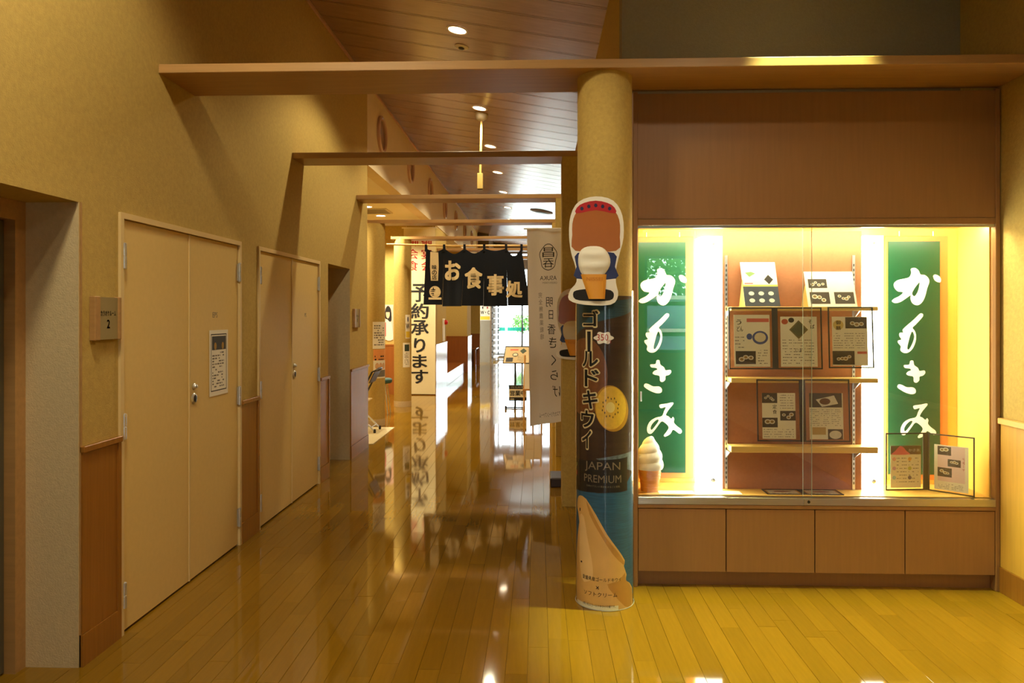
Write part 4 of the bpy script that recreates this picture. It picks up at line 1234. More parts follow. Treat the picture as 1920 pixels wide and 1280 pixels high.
# ================================================================== DIE-CUT BOARDS (plain stand-ins for the mascot boards)
def die_cut(label, cx, cy, s, Y, main, low, top):
    """white rimmed board, origin px (cx, cy), s = pixel scale"""
    P = lambda L: [xz(cx + a * s, cy + b * s, Y) for a, b in L]
    o = onY(cx, cy + 100 * s, Y)
    t = thing('die_cut_sign', label, 'sign', o)
    OUT = [(0, -102), (33, -94), (50, -66), (52, -25), (44, 8), (38, 36), (38, 60), (42, 84), (28, 101), (-22, 101), (-50, 92), (-48, 74), (-36, 58), (-38, 30), (-46, 4), (-50, -30), (-47, -66), (-32, -92)]
    loop = smooth_loop(P(OUT), 3)
    v, f = poly2(loop)
    n = len(loop)
    mb = MB()
    mb.add([(x, Y, z) for x, z in v], f)
    mb.add([(x, Y + 0.006, z) for x, z in v], f)
    mb.add([(x, yy_, z) for yy_ in (Y, Y + 0.006) for x, z in loop], [(i, (i + 1) % n, n + (i + 1) % n, n + i) for i in range(n)])
    mb.build('board', INKW, t)
    sh = Sheet(plane_fn((0, Y, 0), (1, 0, 0), (0, 0, 1), (0, -1, 0), 0.0008))
    E = lambda a, b, rx, ry, n=28: [(a + rx * math.cos(2 * PI * k / n), b + ry * math.sin(2 * PI * k / n)) for k in range(n)]
    sh.put('main_field', poly2(smooth_loop(P([(0, -88), (30, -80), (44, -58), (45, -25), (38, 0), (-38, 0), (-44, -30), (-42, -60), (-28, -80)]), 3)), 1, main)
    sh.put('lower_field', poly2(smooth_loop(P([(-34, 4), (34, 4), (36, 30), (38, 52), (-36, 52), (-36, 30)]), 3)), 1, low)
    if top:
        sh.put('top_band', poly2(smooth_loop(P([(-30, -86), (0, -94), (30, -86), (37, -70), (0, -76), (-37, -70)]), 3)), 2, top)
        for a, b in ((-26, -79), (-13, -83), (0, -85), (13, -83), (26, -79)):
            sh.put('band_dot', poly2(P(E(a, b, 3.2, 3.6, 12))), 3, mat('print_navy', (24, 28, 70), .5, var=.03))
    sh.put('foot_field', poly2(smooth_loop(P([(-42, 78), (-30, 73), (0, 71), (28, 74), (34, 84), (26, 93), (-10, 94), (-38, 91)]), 3)), 1, INK)
    sh.build(t)
    # raised soft serve in relief
    m = MB()
    ctr = xz(cx - 4 * s, cy + 22 * s, Y)
    k = s * math.hypot(Y, 0.3) / FPX
    N, A = 14, 32
    vs = []; fs = []
    for i in range(N + 1):
        q = i / N
        for j in range(A):
            a = 2 * PI * j / A
            rx = 30 * (1 + 0.05 * math.sin(3 * a + 1)); rz = 33 * (1 + 0.07 * math.sin(3 * a))
            hgt = 0.028 * (s * Y / 4.1) * math.sqrt(max(0, 1 - q * q)) * (0.85 + 0.15 * math.cos(9 * q * math.sin(a) + 2))
            vs.append((ctr[0] + k * rx * q * math.cos(a), Y - 0.001 - hgt, ctr[1] + k * (rz * q * math.sin(a))))
    for i in range(N):
        for j in range(A):
            fs.append((i * A + j, i * A + (j + 1) % A, (i + 1) * A + (j + 1) % A, (i + 1) * A + j))
    m.add(vs, fs, True)
    m.build('relief_ice_cream', ICE, t)
    m = MB()
    vs = []; fs = []
    for i in range(9):
        q = i / 8
        hw = (24 - 9 * q) * k
        zz = ctr[1] - k * (22 + 46 * q)
        for j in range(13):
            b = -1 + 2 * j / 12
            vs.append((ctr[0] + hw * b + k * 6 * q, Y - 0.0012 - 0.02 * (s * Y / 4.1) * math.sqrt(max(0, 1 - b * b)), zz))
    for i in range(8):
        for j in range(12):
            fs.append((i * 13 + j, i * 13 + j + 1, (i + 1) * 13 + j + 1, (i + 1) * 13 + j))
    cn = m.add(vs, fs, True).build('relief_cone', WAFER, t)
    sl = Sheet(plane_fn((0, Y - 0.0225 * (s * Y / 4.1), 0), (1, 0, 0), (0, 0, 1), (0, -1, 0), 0.0006))
    sl.put('cone_lettering', shift2(fit('NISSEI', 30 * k, 7 * k), ctr[0] + k * 1, ctr[1] - k * 31), 1, mat('print_cone_text', (214, 140, 40), .5, var=.03))
    sl.build(cn)
    return t
BRN = mat('print_auburn', (176, 104, 36), 0.35, 0.5, var=0.05)
NVB = mat('print_blue_dark', (34, 44, 96), 0.4, var=0.04)
die_cut('white-rimmed die-cut ice cream sign with red dotted band on near column', 1117, 470, 1.0, 4.105, BRN, NVB, mat('print_bow_red', (186, 30, 34), 0.4, var=0.04))
die_cut('die-cut ice cream sign on pier half hidden behind near column', 1077, 607, 0.66, 6.358, BRN, NVB, None)

# ================================================================== NOBORI BANNER
YN = 7.2
def nwave(x, z): return YN + 0.012 * math.sin(x * 26 + 1.0) + 0.02 * math.sin(x * 9 + z * 1.3)
xa, xb = onY(988, 500, YN)[0], onY(1073, 500, YN)[0]
zt, zl, zr = onY(1030, 429, YN)[2], onY(990, 799, YN)[2], onY(1060, 787, YN)[2]
t = thing('banner_flag', 'grey-white vertical banner seen from behind, lettering reversed', 'banner', (xb - 0.05, YN + 0.03, 0))
m = MB(); vs = []; fs = []
NX, NZ = 24, 30
for j in range(NZ + 1):
    for i in range(NX + 1):
        u = i / NX
        x = xa + (xb - xa) * u
        z0 = zl + (zr - zl) * u
        z = zt + (z0 - zt) * j / NZ
        x += 0.03 * (j / NZ) * (1 - u)
        vs.append((x, nwave(x, z), z))
for j in range(NZ):
    for i in range(NX):
        a = j * (NX + 1) + i
        fs.append((a, a + 1, a + NX + 2, a + NX + 1))
m.add(vs, fs, True).build('fabric', CLOTH, t)
sh = Sheet(lambda x, z, k: (x, nwave(x, z) - 0.0025, z))
def flipped(body, px, py, w, h, stamp=None, rot=0, key='reversed_lettering', m_=INK):
    x, z = xz(px, py, YN); k = YN / FPX
    vf = fit(body, w * k, h * k, stamp)
    sh.put(key, split_s(shift2(([(-a, b) for a, b in vf[0]], [tuple(reversed(f)) for f in vf[1]]), x, z, rot=rot), 0.015), 1, m_)
for ch, px, py, w_, h_ in [('明', 1030, 566, 12, 18), ('日', 1033, 590, 8, 17), ('香', 1034, 617, 15, 19), ('き', 1036, 642, 14, 20), ('く', 1038, 675, 9, 20), ('ら', 1039, 703, 14, 18), ('げ', 1043, 733, 15, 21)]:
    flipped(ch, px, py, w_, h_)
for k, ch in enumerate('完全無農薬栽培'):
    flipped(ch, 1013 + 0.6 * k, 553 + 13 * k, 7, 10, m_=INKG, key='reversed_small_lettering')
flipped('ASUKA', 1028, 521, 31, 8)
flipped('GREEN FARM', 1031, 530, 27, 4, m_=INKG, key='reversed_small_lettering')
flipped('アスカグリーンファーム', 1031, 777, 40, 9, rot=0.12)
x, z = xz(1028, 482, YN); k = YN / FPX
ring = [(x + (16 + 1.4 * math.sin(5 * a)) * k * math.cos(a), z + 25 * k * math.sin(a)) for a in [i * PI / 18 for i in range(36)]]
ring2 = [(x + (14.8 + 1.4 * math.sin(5 * a)) * k * math.cos(a), z + 23.6 * k * math.sin(a)) for a in [i * PI / 18 for i in range(36)]]
sh.put('emblem', poly2(ring, [ring2]), 1, INK)
flipped('昌', 1028, 473, 22, 18, key='emblem'); flipped('吞', 1028, 493, 20, 17, key='emblem')
sh.build(t)
MB().tube([(xa - 0.03, YN + 0.03, zt + 0.006), (xb + 0.01, YN + 0.03, zt + 0.006)], 0.007, 8).build('top_arm', WHITEC, t)
MB().tube([(xb - 0.03, YN + 0.045, 0.09), (xb - 0.03, YN + 0.045, zt + 0.04)], 0.013, 10).build('pole', WHITEC, t)
MB().bbox(0.115, 0.44, 7.06, 7.40, 0.0, 0.09, b=0.01).build('weight_base', mat('base_dark_brown', (52, 34, 26), .5, var=.06), t)

# ================================================================== NOREN CURTAIN
YP = 12.9
pz = onY(850, 461, YP)[2]
t = thing('curtain_pole', 'long thin bamboo pole carrying the navy noren', 'pole', (-1.0, YP, pz))
MB().tube([(-2.63, YP, onY(722, 458, YP)[2]), (-1.5, YP, pz + 0.004), (0.54, YP, onY(1040, 460, YP)[2])], 0.017, 10).build('bamboo', mat('bamboo_pale', (222, 186, 116), .5, var=.08, scale=10, stretch=(6, 1, 1)), t)
for x in (-2.4, 0.4):
    MB().tube([(x, YP, pz + 0.01), (x, YP + 0.02, 2.98 + 0.0)], 0.005, 6).build('hanging_cord', NORENW, t)
def kwave(x, z):
    q = min(1, max(0, (pz - z) / 0.9))
    return YP - 0.004 - 0.035 * q * math.sin(x * 8.5 + 0.6) - 0.012 * math.sin(x * 23) * q
tabs = [799, 833, 871, 908, 949, 978]
bots = [794, 829, 866, 906, 952, 994]
sags = [6, 10, 9, 4, 14]
bys = [571, 574, 573, 574, 573]
noren = thing('noren_curtain', 'navy noren curtain with cream lettering hanging from the pole', 'curtain', (onY(890, 470, YP)[0], YP, pz))
for p_ in range(5):
    m = MB(); vs = []; fs = []
    NX, NZ = 12, 16
    for j in range(NZ + 1):
        for i in range(NX + 1):
            u = i / NX; v = j / NZ
            gap = 0.03 if v > 0.55 else 0.0
            pt = tabs[p_] + (tabs[p_ + 1] - tabs[p_]) * u
            pb_ = bots[p_] + gap * 3 + (bots[p_ + 1] - bots[p_] - gap * 6) * u
            ptx = pt + (pb_ - pt) * v
            ytop = 466 + sags[p_] * math.sin(PI * u) ** 1.3
            py = ytop + (bys[p_] - ytop) * v
            x, z = xz(ptx, py, YP)
            vs.append((x, kwave(x, z), z))
    for j in range(NZ):
        for i in range(NX):
            a = j * (NX + 1) + i
            fs.append((a, a + 1, a + NX + 2, a + NX + 1))
    m.add(vs, fs, True).build('cloth_panel', NAVY, noren)
for p_ in range(6):
    x0, z0 = xz(tabs[p_] - 2.2, 470, YP); x1, _ = xz(tabs[p_] + 2.2, 470, YP)
    zt_ = pz + 0.022
    MB().box(x0, x1, YP - 0.024, YP - 0.019, z0 - 0.01, zt_).box(x0, x1, YP - 0.024, YP + 0.022, zt_, zt_ + 0.004).box(x0, x1, YP + 0.018, YP + 0.022, z0 - 0.01, zt_).build('hanging_tab', NAVY, noren)
sh = Sheet(lambda x, z, k: (x, kwave(x, z) - 0.006 - 0.003 * k, z))
def nz(body, px, py, w, h, key='lettering', m_=NORENW, stamp=HEAVY, layer=1):
    x, z = xz(px, py, YP); k = YP / FPX
    sh.put(key, split_s(shift2(fit(body, w * k, h * k, stamp), x, z), 0.04), layer, m_)
nz('お', 849, 507, 30, 37); nz('食', 888, 521, 33, 40); nz('事', 929, 534, 32, 40); nz('処', 964, 542, 31, 32)
sh.put('cream_panel', split_s(poly2([xz(*q, YP) for q in ((807, 472), (822, 473), (822.5, 500), (821, 526), (808, 526), (806.5, 500))]), 0.04), 1, NORENW)
for ch, py in (('味', 501), ('の', 511), ('店', 520)):
    nz(ch, 814.5, py, 9, 9, 'panel_lettering', INK, BOLD, 2)
x, z = xz(815.5, 547, YP); k = YP / FPX
sh.put('bowl_emblem', ell2(x, z, 10.5 * k, 11 * k), 1, NORENW)
sh.put('bowl_emblem', rect2(x - 12 * k, x + 12 * k, z - 14.5 * k, z - 10.5 * k), 1, NORENW)
for q in ((0, 4, 8, 1.1), (0, 1, 9, 1.0), (0, -3, 8, 1.1), (0, -6, 6, 1.0), (-3, 6, 1, 2.5), (3, 6, 1, 2.5)):
    sh.put('bowl_drawing', ell2(x + q[0] * k, z + q[1] * k, q[2] * k, q[3] * k, 12), 2, NAVY)
sh.build(noren)
n2 = thing('noren_curtain', 'second navy noren mostly hidden behind grey-white banner', 'curtain', (0.0, YP, pz))
m = MB(); vs = []; fs = []
for j in range(13):
    for i in range(17):
        x = -0.19 + 0.62 * i / 16; z = pz - 0.06 - 0.04 * math.sin(PI * ((i / 16 * 2) % 1)) - (0.94 * j / 12)
        vs.append((x, kwave(x, z) + 0.03, z))
for j in range(12):
    for i in range(16):
        a = j * 17 + i; fs.append((a, a + 1, a + 18, a + 17))
m.add(vs, fs, True).build('cloth_panel', NAVY, n2)
for x in (-0.16, 0.12, 0.41):
    MB().box(x - 0.02, x + 0.02, YP - 0.024, YP - 0.019, pz - 0.09, pz + 0.022).box(x - 0.02, x + 0.02, YP - 0.024, YP + 0.022, pz + 0.022, pz + 0.026).build('hanging_tab', NAVY, n2)
MB().add([(q[0], kwave(*q) + 0.022, q[1]) for q in (xz(990, 494, YP), xz(999, 492, YP), xz(999, 537, YP), xz(992, 537, YP))], [(0, 1, 2, 3)]).build('cream_panel', NORENW, n2)

# ================================================================== WHITE HANGING BANNER AT THE BACK
YH = 15.16
def hwave(x, z): return YH + 0.015 * math.sin(x * 7 + z * 2) + 0.02 * math.sin(z * 3.1) * max(0, 1 - z)
xa, xb = onY(757, 600, YH)[0], onY(816.5, 600, YH)[0]
t = thing('hanging_banner', 'tall cream cloth banner with black and red lettering reaching floor', 'banner', ((xa + xb) / 2, YH, 0.02))
m = MB(); vs = []; fs = []
for j in range(41):
    for i in range(13):
        x = xa + (xb - xa) * i / 12; z = 3.40 - (3.40 - 0.02) * j / 40
        vs.append((x, hwave(x, z), z))
for j in range(40):
    for i in range(12):
        a = j * 13 + i; fs.append((a, a + 1, a + 14, a + 13))
m.add(vs, fs, True).build('fabric', CLOTHY, t)
MB().tube([(xa - 0.04, YH, 3.41), (xb + 0.04, YH, 3.41)], 0.014, 8).build('top_rod', WHITEC, t)
for x in (xa + 0.05, xb - 0.05):
    MB().tube([(x, YH, 3.41), (x, YH + 0.02, 3.52)], 0.004, 6).build('cord', NORENW, t)
sh = Sheet(lambda x, z, k: (x, hwave(x, z) - 0.004, z))
def hb(body, px, py, w, h, key, m_, stamp=MINCHO):
    x, z = xz(px, py, YH); k = YH / FPX
    sh.put(key, split_s(shift2(fit(body, w * k, h * k, stamp), x, z), 0.06), 1, m_)
for ch, py in (('御', 452), ('宴', 476), ('会', 498)): hb(ch, 799.5, py, 20, 19, 'red_lettering', INKR)
for ch, py in (('御', 452), ('会', 476), ('食', 498)): hb(ch, 774, py, 20, 19, 'red_lettering', INKR)
for ch, py, w_, h_ in (('予', 549, 32, 34), ('約', 583, 34, 29), ('承', 614, 34, 28), ('り', 647, 22, 27), ('ま', 677, 28, 25), ('す', 706, 32, 26)):
    hb(ch, 787, py, w_, h_, 'black_lettering', INK, BOLD)
sh.build(t)

# ================================================================== MENU STAND AND OPEN SIGN
YS = 13.05
sx = onY(966, 700, YS)[0]
t = thing('menu_stand', 'black pole menu stand with tilted board behind noren', 'menu stand', (sx, YS, 0))
bm_ = MB()
for a in (-0.16, 0.16): bm_.tube([(sx + a, YS - 0.13, 0.012), (sx + a, YS + 0.13, 0.012)], 0.011, 8)
bm_.tube([(sx - 0.16, YS, 0.014), (sx + 0.16, YS, 0.014)], 0.011, 8)
bm_.build('base', BLACK, t)
for a in (-0.16, 0.0, 0.16):
    MB().lathe([(0.018, 0), (0.018, 0.05), (0.01, 0.06)], (sx + a, YS - 0.13, 0), 12).build('foot', BLACK, t)
MB().tube([(sx, YS, 0.012), (sx, YS, 0.92)], 0.018, 12).build('pole', BLACK, t)
uy = Vector((0, 0.62, 0.78)).normalized(); nn = Vector((0, -0.78, 0.62)).normalized()
uy = Vector((0.12, 0.60, 0.79)).normalized()
o = Vector((onY(942, 681, YS - 0.1)[0], YS - 0.1, onY(942, 681, YS - 0.1)[2]))
obox(MB(), o, (1, 0, 0), uy, nn, 0, 0.47, 0, 0.37, -0.014, 0).build('board', BLACK, t)
obox(MB(), o, (1, 0, 0), uy, nn, 0.015, 0.455, 0.012, 0.345, 0, 0.002).build('menu_sheet', mat('menu_tan', (226, 200, 150), .6, var=.04), t)
sh = Sheet(plane_fn(o + nn * 0.002, (1, 0, 0), uy, nn, 0.001))
sh.put('menu_block', rect2(0.05, 0.17, 0.03, 0.12), 1, mat('print_tray_dark', (56, 50, 44)))
sh.put('menu_bowl', ell2(0.2, 0.18, 0.05, 0.04), 1, INK); sh.put('menu_bowl_food', ell2(0.2, 0.18, 0.038, 0.03), 2, PAPERY)
sh.put('menu_bar', rect2(0.1, 0.24, 0.27, 0.3), 1, mat('print_red', (222, 110, 90)))
sh.put('soba', shift2(([(-1, 0), (0, -1), (1, 0), (0, 1)], [(0, 1, 2, 3)]), 0.33, 0.26, 0.06, 0.06), 1, mat('print_soba', (70, 84, 62)))
text_rows(sh, 'print_rows', 0.25, 0.44, 0.17, 0.03, 5, INKG, 71, fill=.25)
sh.build(t)
a = onY(954, 751, YS - 0.06); b = onY(987.5, 722, YS - 0.06)
t = thing('open_sign', 'small cream and black sign hung on menu stand pole', 'sign', (a[0], YS - 0.06, a[2]))
box('sign_plate', PAPERY, t, a[0], b[0], YS - 0.06, YS - 0.045, a[2], b[2])
w_, h_ = b[0] - a[0], b[2] - a[2]
sh = Sheet(plane_fn((a[0], YS - 0.06, a[2]), (1, 0, 0), UZ, (0, -1, 0), 0.001))
frame2(sh, 'border', 0, w_, 0, h_, 0.008, INK)
sh.put('black_band', rect2(0, w_, h_ * .76, h_), 1, INK); sh.put('black_band', rect2(0, w_, 0, h_ * .22), 1, INK)
sh.put('lettering', shift2(fit('営業中', w_ * .86, h_ * .34, BOLD), w_ / 2, h_ * .49), 2, INK)
sh.put('band_lettering', shift2(fit('いらっしゃいませ', w_ * .8, h_ * .11), w_ / 2, h_ * .88), 2, PAPERY)
sh.put('band_lettering', rect2(w_ * .06, w_ * .3, h_ * .08, h_ * .13), 2, PAPERY)
sh.build(t)
box('hook', BLACK, t, sx - 0.012, sx + 0.012, YS - 0.046, YS - 0.017, b[2] - 0.05, b[2] - 0.02)
# wooden stand half hidden by the banner
t = thing('wooden_easel', 'wooden easel half hidden behind grey-white banner', 'easel', (-0.12, 12.7, 0))
EW = mat('easel_wood', (190, 140, 76), .5, var=.12, scale=5, stretch=(8, 8, .5))
for xx, dx in ((-0.24, 0.05), (0.06, -0.05)):
    MB().tube([(xx, 12.55, 0), (xx + dx * .3, 12.68, 0.95)], 0.016, 8).build('leg', EW, t)
MB().tube([(-0.09, 13.0, 0), (-0.09, 12.72, 0.95)], 0.016, 8).build('leg', EW, t)
box('ledge', EW, t, -0.26, 0.08, 12.53, 12.60, 0.36, 0.39)
obox(MB(), (-0.23, 12.575, 0.39), (1, 0, 0), Vector((0, .14, 1)).normalized(), Vector((0, -1, .14)).normalized(), 0, 0.28, 0, 0.42, 0, 0.012).build('board', PAPER, t)

# ================================================================== SIDE AREA THINGS
t = thing('floor_mat', 'pale cream mat on floor under folding chair', 'mat', (-2.7, 10.1, 0.0))
box('mat_sheet', mat('mat_cream', (224, 208, 162), .6, var=.03), t, -3.4, -2.08, 9.35, 10.75, 0.001, 0.008)
t = thing('folding_chair', 'black and chrome folding chair beside column with notices', 'chair', (-2.50, 10.38, 0.008), PI)
DG = mat('tube_dark_grey', (62, 60, 56), .35, 0.5, metal=0.6, var=.03)
for s_ in (-1, 1):
    MB().tube([(-0.27, 0.2 * s_, 0.86), (-0.22, 0.2 * s_, 0.84), (0.2, 0.2 * s_, 0.02)], 0.013, 10).build('front_leg', DG, t, True)
    MB().tube([(0.16, 0.17 * s_, 0.43), (-0.25, 0.17 * s_, 0.02)], 0.012, 10).build('rear_leg', CHROME, t, True)
    for p_ in ((0.2, 0.2), (-0.25, 0.17)):
        MB().lathe([(0.016, -0.0), (0.018, 0.02), (0.015, 0.05)], (p_[0], p_[1] * s_, 0), 12).build('rubber_foot', BLACK, t, True)
MB().bbox(-0.14, 0.24, -0.19, 0.19, 0.42, 0.445, b=0.008).build('seat', mat('seat_beige', (206, 180, 128), .6, var=.05), t, True)
MB().tube([(-0.27, -0.2, 0.86), (-0.285, -0.1, 0.88), (-0.285, 0.1, 0.88), (-0.27, 0.2, 0.86)], 0.013, 10).build('top_rail', DG, t, True)
MB().add([(-0.27 + 0.055 * q + d, y, 0.86 - 0.11 * q) for d in (0, 0.012) for q in (0.2, 1.6) for y in (-0.19, 0.19)], [(0, 1, 3, 2), (4, 6, 7, 5), (0, 4, 5, 1), (2, 3, 7, 6), (0, 2, 6, 4), (1, 5, 7, 3)]).build('backrest', BLACK, t, True)
MB().tube([(-0.2, -0.17, 0.075), (-0.2, 0.17, 0.075)], 0.008, 8).build('stretcher', CHROME, t, True)
t = thing('round_stool', 'teal round stool behind column with notices', 'stool', (-2.6, 12.35, 0))
MB().lathe([(0.15, 0.5), (0.17, 0.52), (0.17, 0.56), (0.15, 0.58)], (-2.6, 12.35, 0), 28).build('seat', TEAL, t)
for k in range(4):
    a = PI / 4 + k * PI / 2
    MB().tube([(-2.6 + 0.1 * math.cos(a), 12.35 + 0.1 * math.sin(a), 0.5), (-2.6 + 0.17 * math.cos(a), 12.35 + 0.17 * math.sin(a), 0)], 0.011, 8).build('leg', CHROME, t)
# notices on columns
def col_notice(cx, cy, label, x0, x1, y0, y1, fn_):
    b_ = Bent(cx, cy, 0.1565)
    s0, z1 = b_.cp(x0, y0); s1, z0 = b_.cp(x1, y1)
    s1 = min(s1, 0.155 * 1.45)
    tt = thing('paper_notice', label, 'notice', b_.fn((s0 + s1) / 2, z0, 1), 0, None)
    b_.strip('paper', s0 / b_.R, s1 / b_.R, z0, z1, PAPER, th=0.001, n=10, parent=tt)
    fn_(b_, s0, s1, z0, z1)
    b_.sh.build(tt)
class BS:                                            # lets text_rows print on a bent sheet
    def __init__(s, b): s.b = b
    def put(s, key, vf, layer=1, m=None): s.b.put(key, vf, layer, m)
def nA(b, s0, s1, z0, z1): text_rows(BS(b), 'print_rows', s0 + .02, s1 - .02, z1 - .04, z0 + .04, 9, INKG, 81, layer=2)
def nB(b, s0, s1, z0, z1):
    b.put('orange_field', rect2(s0, s1, z0 + (z1 - z0) * .62, z1), 2, mat('print_orange', (226, 150, 84), .6, var=.05))
    text_rows(BS(b), 'print_rows', s0 + .02, s1 - .02, z1 - .08, z1 - .17, 2, INK, 82, layer=3)
    for k in range(3): b.put('photo_dish', ell2(s0 + (s1 - s0) * (.25 + .25 * k), z0 + (z1 - z0) * .42, .03, .05, 12), 2, mat('print_face_tan', (214, 170, 130), .6, var=.2, scale=30))
    b.put('photo_ground', rect2(s0 + .02, s1 - .01, z0 + .02, z0 + .12), 2, INKG)
def nC(b, s0, s1, z0, z1):
    b.put('yellow_field', rect2(s0 + .01, s1 - .005, z0 + .02, z0 + (z1 - z0) * .3), 2, mat('print_yellow_b', (236, 206, 60), .6, var=.04))
    b.put('lettering', shift2(fit('W', .08, .1, BOLD), (s0 + s1) / 2, z0 + (z1 - z0) * .52), 2, INK)
    b.put('figure', ell2((s0 + s1) / 2, z1 - .08, .014, .05, 12), 2, mat('print_figure_blue', (60, 70, 110), .6, var=.04))
def nD(b, s0, s1, z0, z1):
    b.put('dark_photo', rect2(s0 + .03, s1 - .02, z1 - .15, z1 - .03), 2, mat('print_darkgreen', (50, 66, 54), .6, var=.1))
    text_rows(BS(b), 'print_rows', s0 + .03, s1 - .02, z1 - .17, z0 + .04, 9, INKG, 84, layer=2)
col_notice(-2.43, 11.02, 'white text notice on column, upper of two sheets', 699, 721.2, 603, 652, nA)
col_notice(-2.43, 11.02, 'orange-headed flyer on column, lower of two sheets', 700, 721.2, 654, 706, nB)
col_notice(-2.43, 13.33, 'white W.C. direction sheet with yellow patch on farther column', 760, 768.2, 590, 634, nC)
col_notice(-2.43, 13.33, 'white notice with dark photo on farther column', 755.5, 768.2, 642, 687, nD)
# poster of a person on the back wall
a = onY(719.5, 637, 15.295); b = onY(737.5, 571, 15.295)
t = thing('wall_poster', 'pale pink portrait poster between the two left columns', 'poster', (a[0], 15.29, a[2]))
box('poster_sheet', PAPERP, t, a[0], b[0], 15.288, 15.298, a[2], b[2])
w_, h_ = b[0] - a[0], b[2] - a[2]
sh = Sheet(plane_fn((a[0], 15.288, a[2]), (1, 0, 0), UZ, (0, -1, 0), 0.001))
sh.put('printed_blouse', poly2(smooth_loop([(w_ * .2, h_ * .02), (w_ * .14, h_ * .4), (w_ * .3, h_ * .6), (w_ * .62, h_ * .6), (w_ * .86, h_ * .4), (w_ * .95, h_ * .02)])), 1, PAPER)
sh.put('printed_hair', poly2(smooth_loop([(w_ * .16, h_ * .62), (w_ * .18, h_ * .86), (w_ * .45, h_ * .97), (w_ * .76, h_ * .86), (w_ * .82, h_ * .56), (w_ * .6, h_ * .52), (w_ * .4, h_ * .58)])), 2, INK)
sh.put('printed_face', ell2(w_ * .44, h_ * .74, w_ * .2, h_ * .13, 20), 3, mat('print_skin', (232, 194, 166), .6, var=.03))
sh.put('printed_fringe', poly2([(w_ * .22, h_ * .79), (w_ * .66, h_ * .79), (w_ * .62, h_ * .9), (w_ * .44, h_ * .93), (w_ * .26, h_ * .9)]), 4, INK)
sh.put('printed_pink', rect2(w_ * .02, w_ * .26, h_ * .1, h_ * .5), 2, mat('print_rose', (206, 110, 110), .6, var=.05))
sh.build(t)
# fire alarm
ya, za = yz(831.5, 604, XL)
t = thing('fire_alarm', 'red lamp and white alarm strip on far wall corner', 'alarm', (XL, ya, za - 0.4))
box('panel', INKW, t, XL, XL + 0.03, ya - 0.22, ya + 0.02, za - 0.42, za + 0.08, b=0.004)
MB().lathe([(0.05, 0.03), (0.055, 0.05), (0.045, 0.085), (0.02, 0.1)], (XL, ya, za), 20, 'x').build('red_lamp', REDM, t)
# raised step platform in the recess
t = thing('raised_platform', 'glossy two-step wooden platform in far left recess', 'platform', (-2.5, 19.2, 0))
box('lower_step', WG, t, -2.62, -2.10, 17.2, 21.36, 0, 0.28, b=0.006)
box('upper_step', WG, t, -3.37, -2.62, 17.2, 21.36, 0, 0.52, b=0.006)
t = thing('low_table', 'dark wooden table at far wall before grey partition', 'table', (-2.35, 23.6, 0))
box('table_top', WG, t, -2.75, -1.92, 23.2, 24.2, 0.56, 0.6, b=0.005)
for xx in (-2.7, -1.97):
    for yy_ in (23.25, 24.15): box('leg', WG, t, xx - 0.03, xx + 0.03, yy_ - 0.03, yy_ + 0.03, 0, 0.56)
part = struct(box('wall_partition', mat('partition_grey', (150, 144, 128), .8, var=.03), None, -2.06, -1.68, 25.9, 26.0, 0, 3.5))
part['label'] = 'narrow grey partition with restroom sign'
a = onY(899.5, 600.5, 25.89); b = onY(919.5, 572, 25.89)
t = thing('restroom_sign', 'white and yellow W.C. sign on grey partition', 'sign', (a[0], 25.89, a[2]))
box('sign_plate', PAPER, t, a[0], b[0], 25.885, 25.899, a[2], b[2])
w_, h_ = b[0] - a[0], b[2] - a[2]
sh = Sheet(plane_fn((a[0], 25.885, a[2]), (1, 0, 0), UZ, (0, -1, 0), 0.002))
sh.put('lettering', shift2(fit('W・C', w_ * .86, h_ * .24, BOLD), w_ / 2, h_ * .52), 1, INK)
sh.put('yellow_patch', rect2(w_ * .06, w_ * .94, h_ * .05, h_ * .27), 1, mat('print_yellow_b', (236, 206, 60)))
sh.put('figure_dark', shift2(([(-1, 0), (0, -1), (1, 0), (0, 1)], [(0, 1, 2, 3)]), w_ * .28, h_ * .84, w_ * .07, h_ * .13), 1, INK)
sh.put('figure_red', shift2(([(-1, 0), (0, -1), (1, 0), (0, 1)], [(0, 1, 2, 3)]), w_ * .72, h_ * .84, w_ * .08, h_ * .1), 1, INKR)
sh.build(t)
t = thing('leaflet_rack', 'pale slatted leaflet rack beside the bright end doors', 'rack', (-1.58, 27.4, 0))
for k in range(12):
    box('rack_shelf', mat('rack_white', (226, 230, 232), .3, var=.03), t, -1.66, -1.46, 26.6, 28.2, 0.1 + k * 0.2, 0.13 + k * 0.2)
for yy_ in (26.62, 28.18): box('rack_post', ALU, t, -1.66, -1.6, yy_ - 0.02, yy_ + 0.02, 0, 2.5)
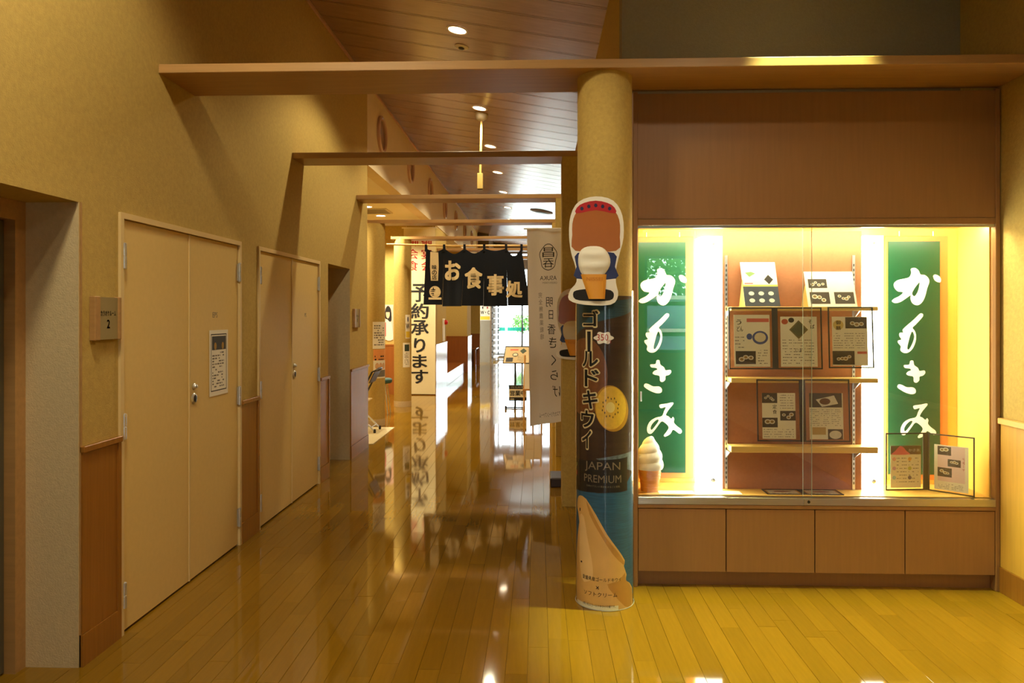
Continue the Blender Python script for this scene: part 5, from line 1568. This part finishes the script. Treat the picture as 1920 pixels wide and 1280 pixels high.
# stickers on the end glass
w3 = bpy.data.objects['window_3']
for x0, x1 in ((-1.6, -1.28), (-1.2, -0.5), (-0.4, 0.02), (0.1, 0.44)):
    box('safety_stripe', mat('stripe_cyan', (40, 190, 170), .5, var=.03), w3, x0, x1, YE + 0.045, YE + 0.05, 1.02, 1.16)

# ================================================================== OUTSIDE
def tree(label, x, y, h, r, n, seed, group=None):
    rg = random.Random(seed)
    t = thing('garden_tree', label, 'tree', (x, y, -0.02), 0, group)
    MB().tube([(x, y, -0.02), (x + 0.05, y, h * .5), (x, y, h * .8)], [0.1 * h / 4, 0.08 * h / 4, 0.04 * h / 4], 8).build('trunk', BARK, t)
    m = MB()
    for k in range(n):
        d = Vector((rg.gauss(0, 1), rg.gauss(0, 1), rg.gauss(0, 1))).normalized() * r * rg.random() ** 0.4
        c = Vector((x, y, h * .8)) + Vector((d.x, d.y, d.z * 1.0))
        a = Vector((rg.gauss(0, 1), rg.gauss(0, 1), rg.gauss(0, 1))).normalized()
        b = a.cross(Vector((rg.gauss(0, 1), rg.gauss(0, 1), rg.gauss(0, 1)))).normalized()
        s_ = rg.uniform(.06, .13)
        m.add([c - a * s_, c - b * s_ * .5, c + a * s_, c + b * s_ * .5], [(0, 1, 2, 3)])
    o = m.build('foliage', LEAF, t); o['kind'] = 'stuff'
tree('leafy tree outside the window behind the viewer', 3.2, -8.2, 3.6, 1.9, 2600, 5, 'garden trees')
tree('second leafy tree outside the window behind the viewer', 7.4, -9.5, 3.8, 1.9, 2200, 6, 'garden trees')
tree('small plant outside the bright end doors', -0.75, 33.5, 1.6, 0.45, 260, 8, 'garden trees')
t = thing('garden_wall', 'blue-grey block wall with white caps outside', 'wall', (3.5, -6.2, 0))
box('block_face', BLUEW, t, 0.5, 8.0, -6.6, -6.3, -0.02, 1.95)
box('white_cap', INKW, t, 0.5, 8.0, -6.65, -6.25, 1.95, 2.03)
box('lower_face', BLUEW, t, 0.5, 8.0, -6.0, -5.7, -0.02, 1.30)
box('white_cap', INKW, t, 0.5, 8.0, -6.05, -5.65, 1.30, 1.36)
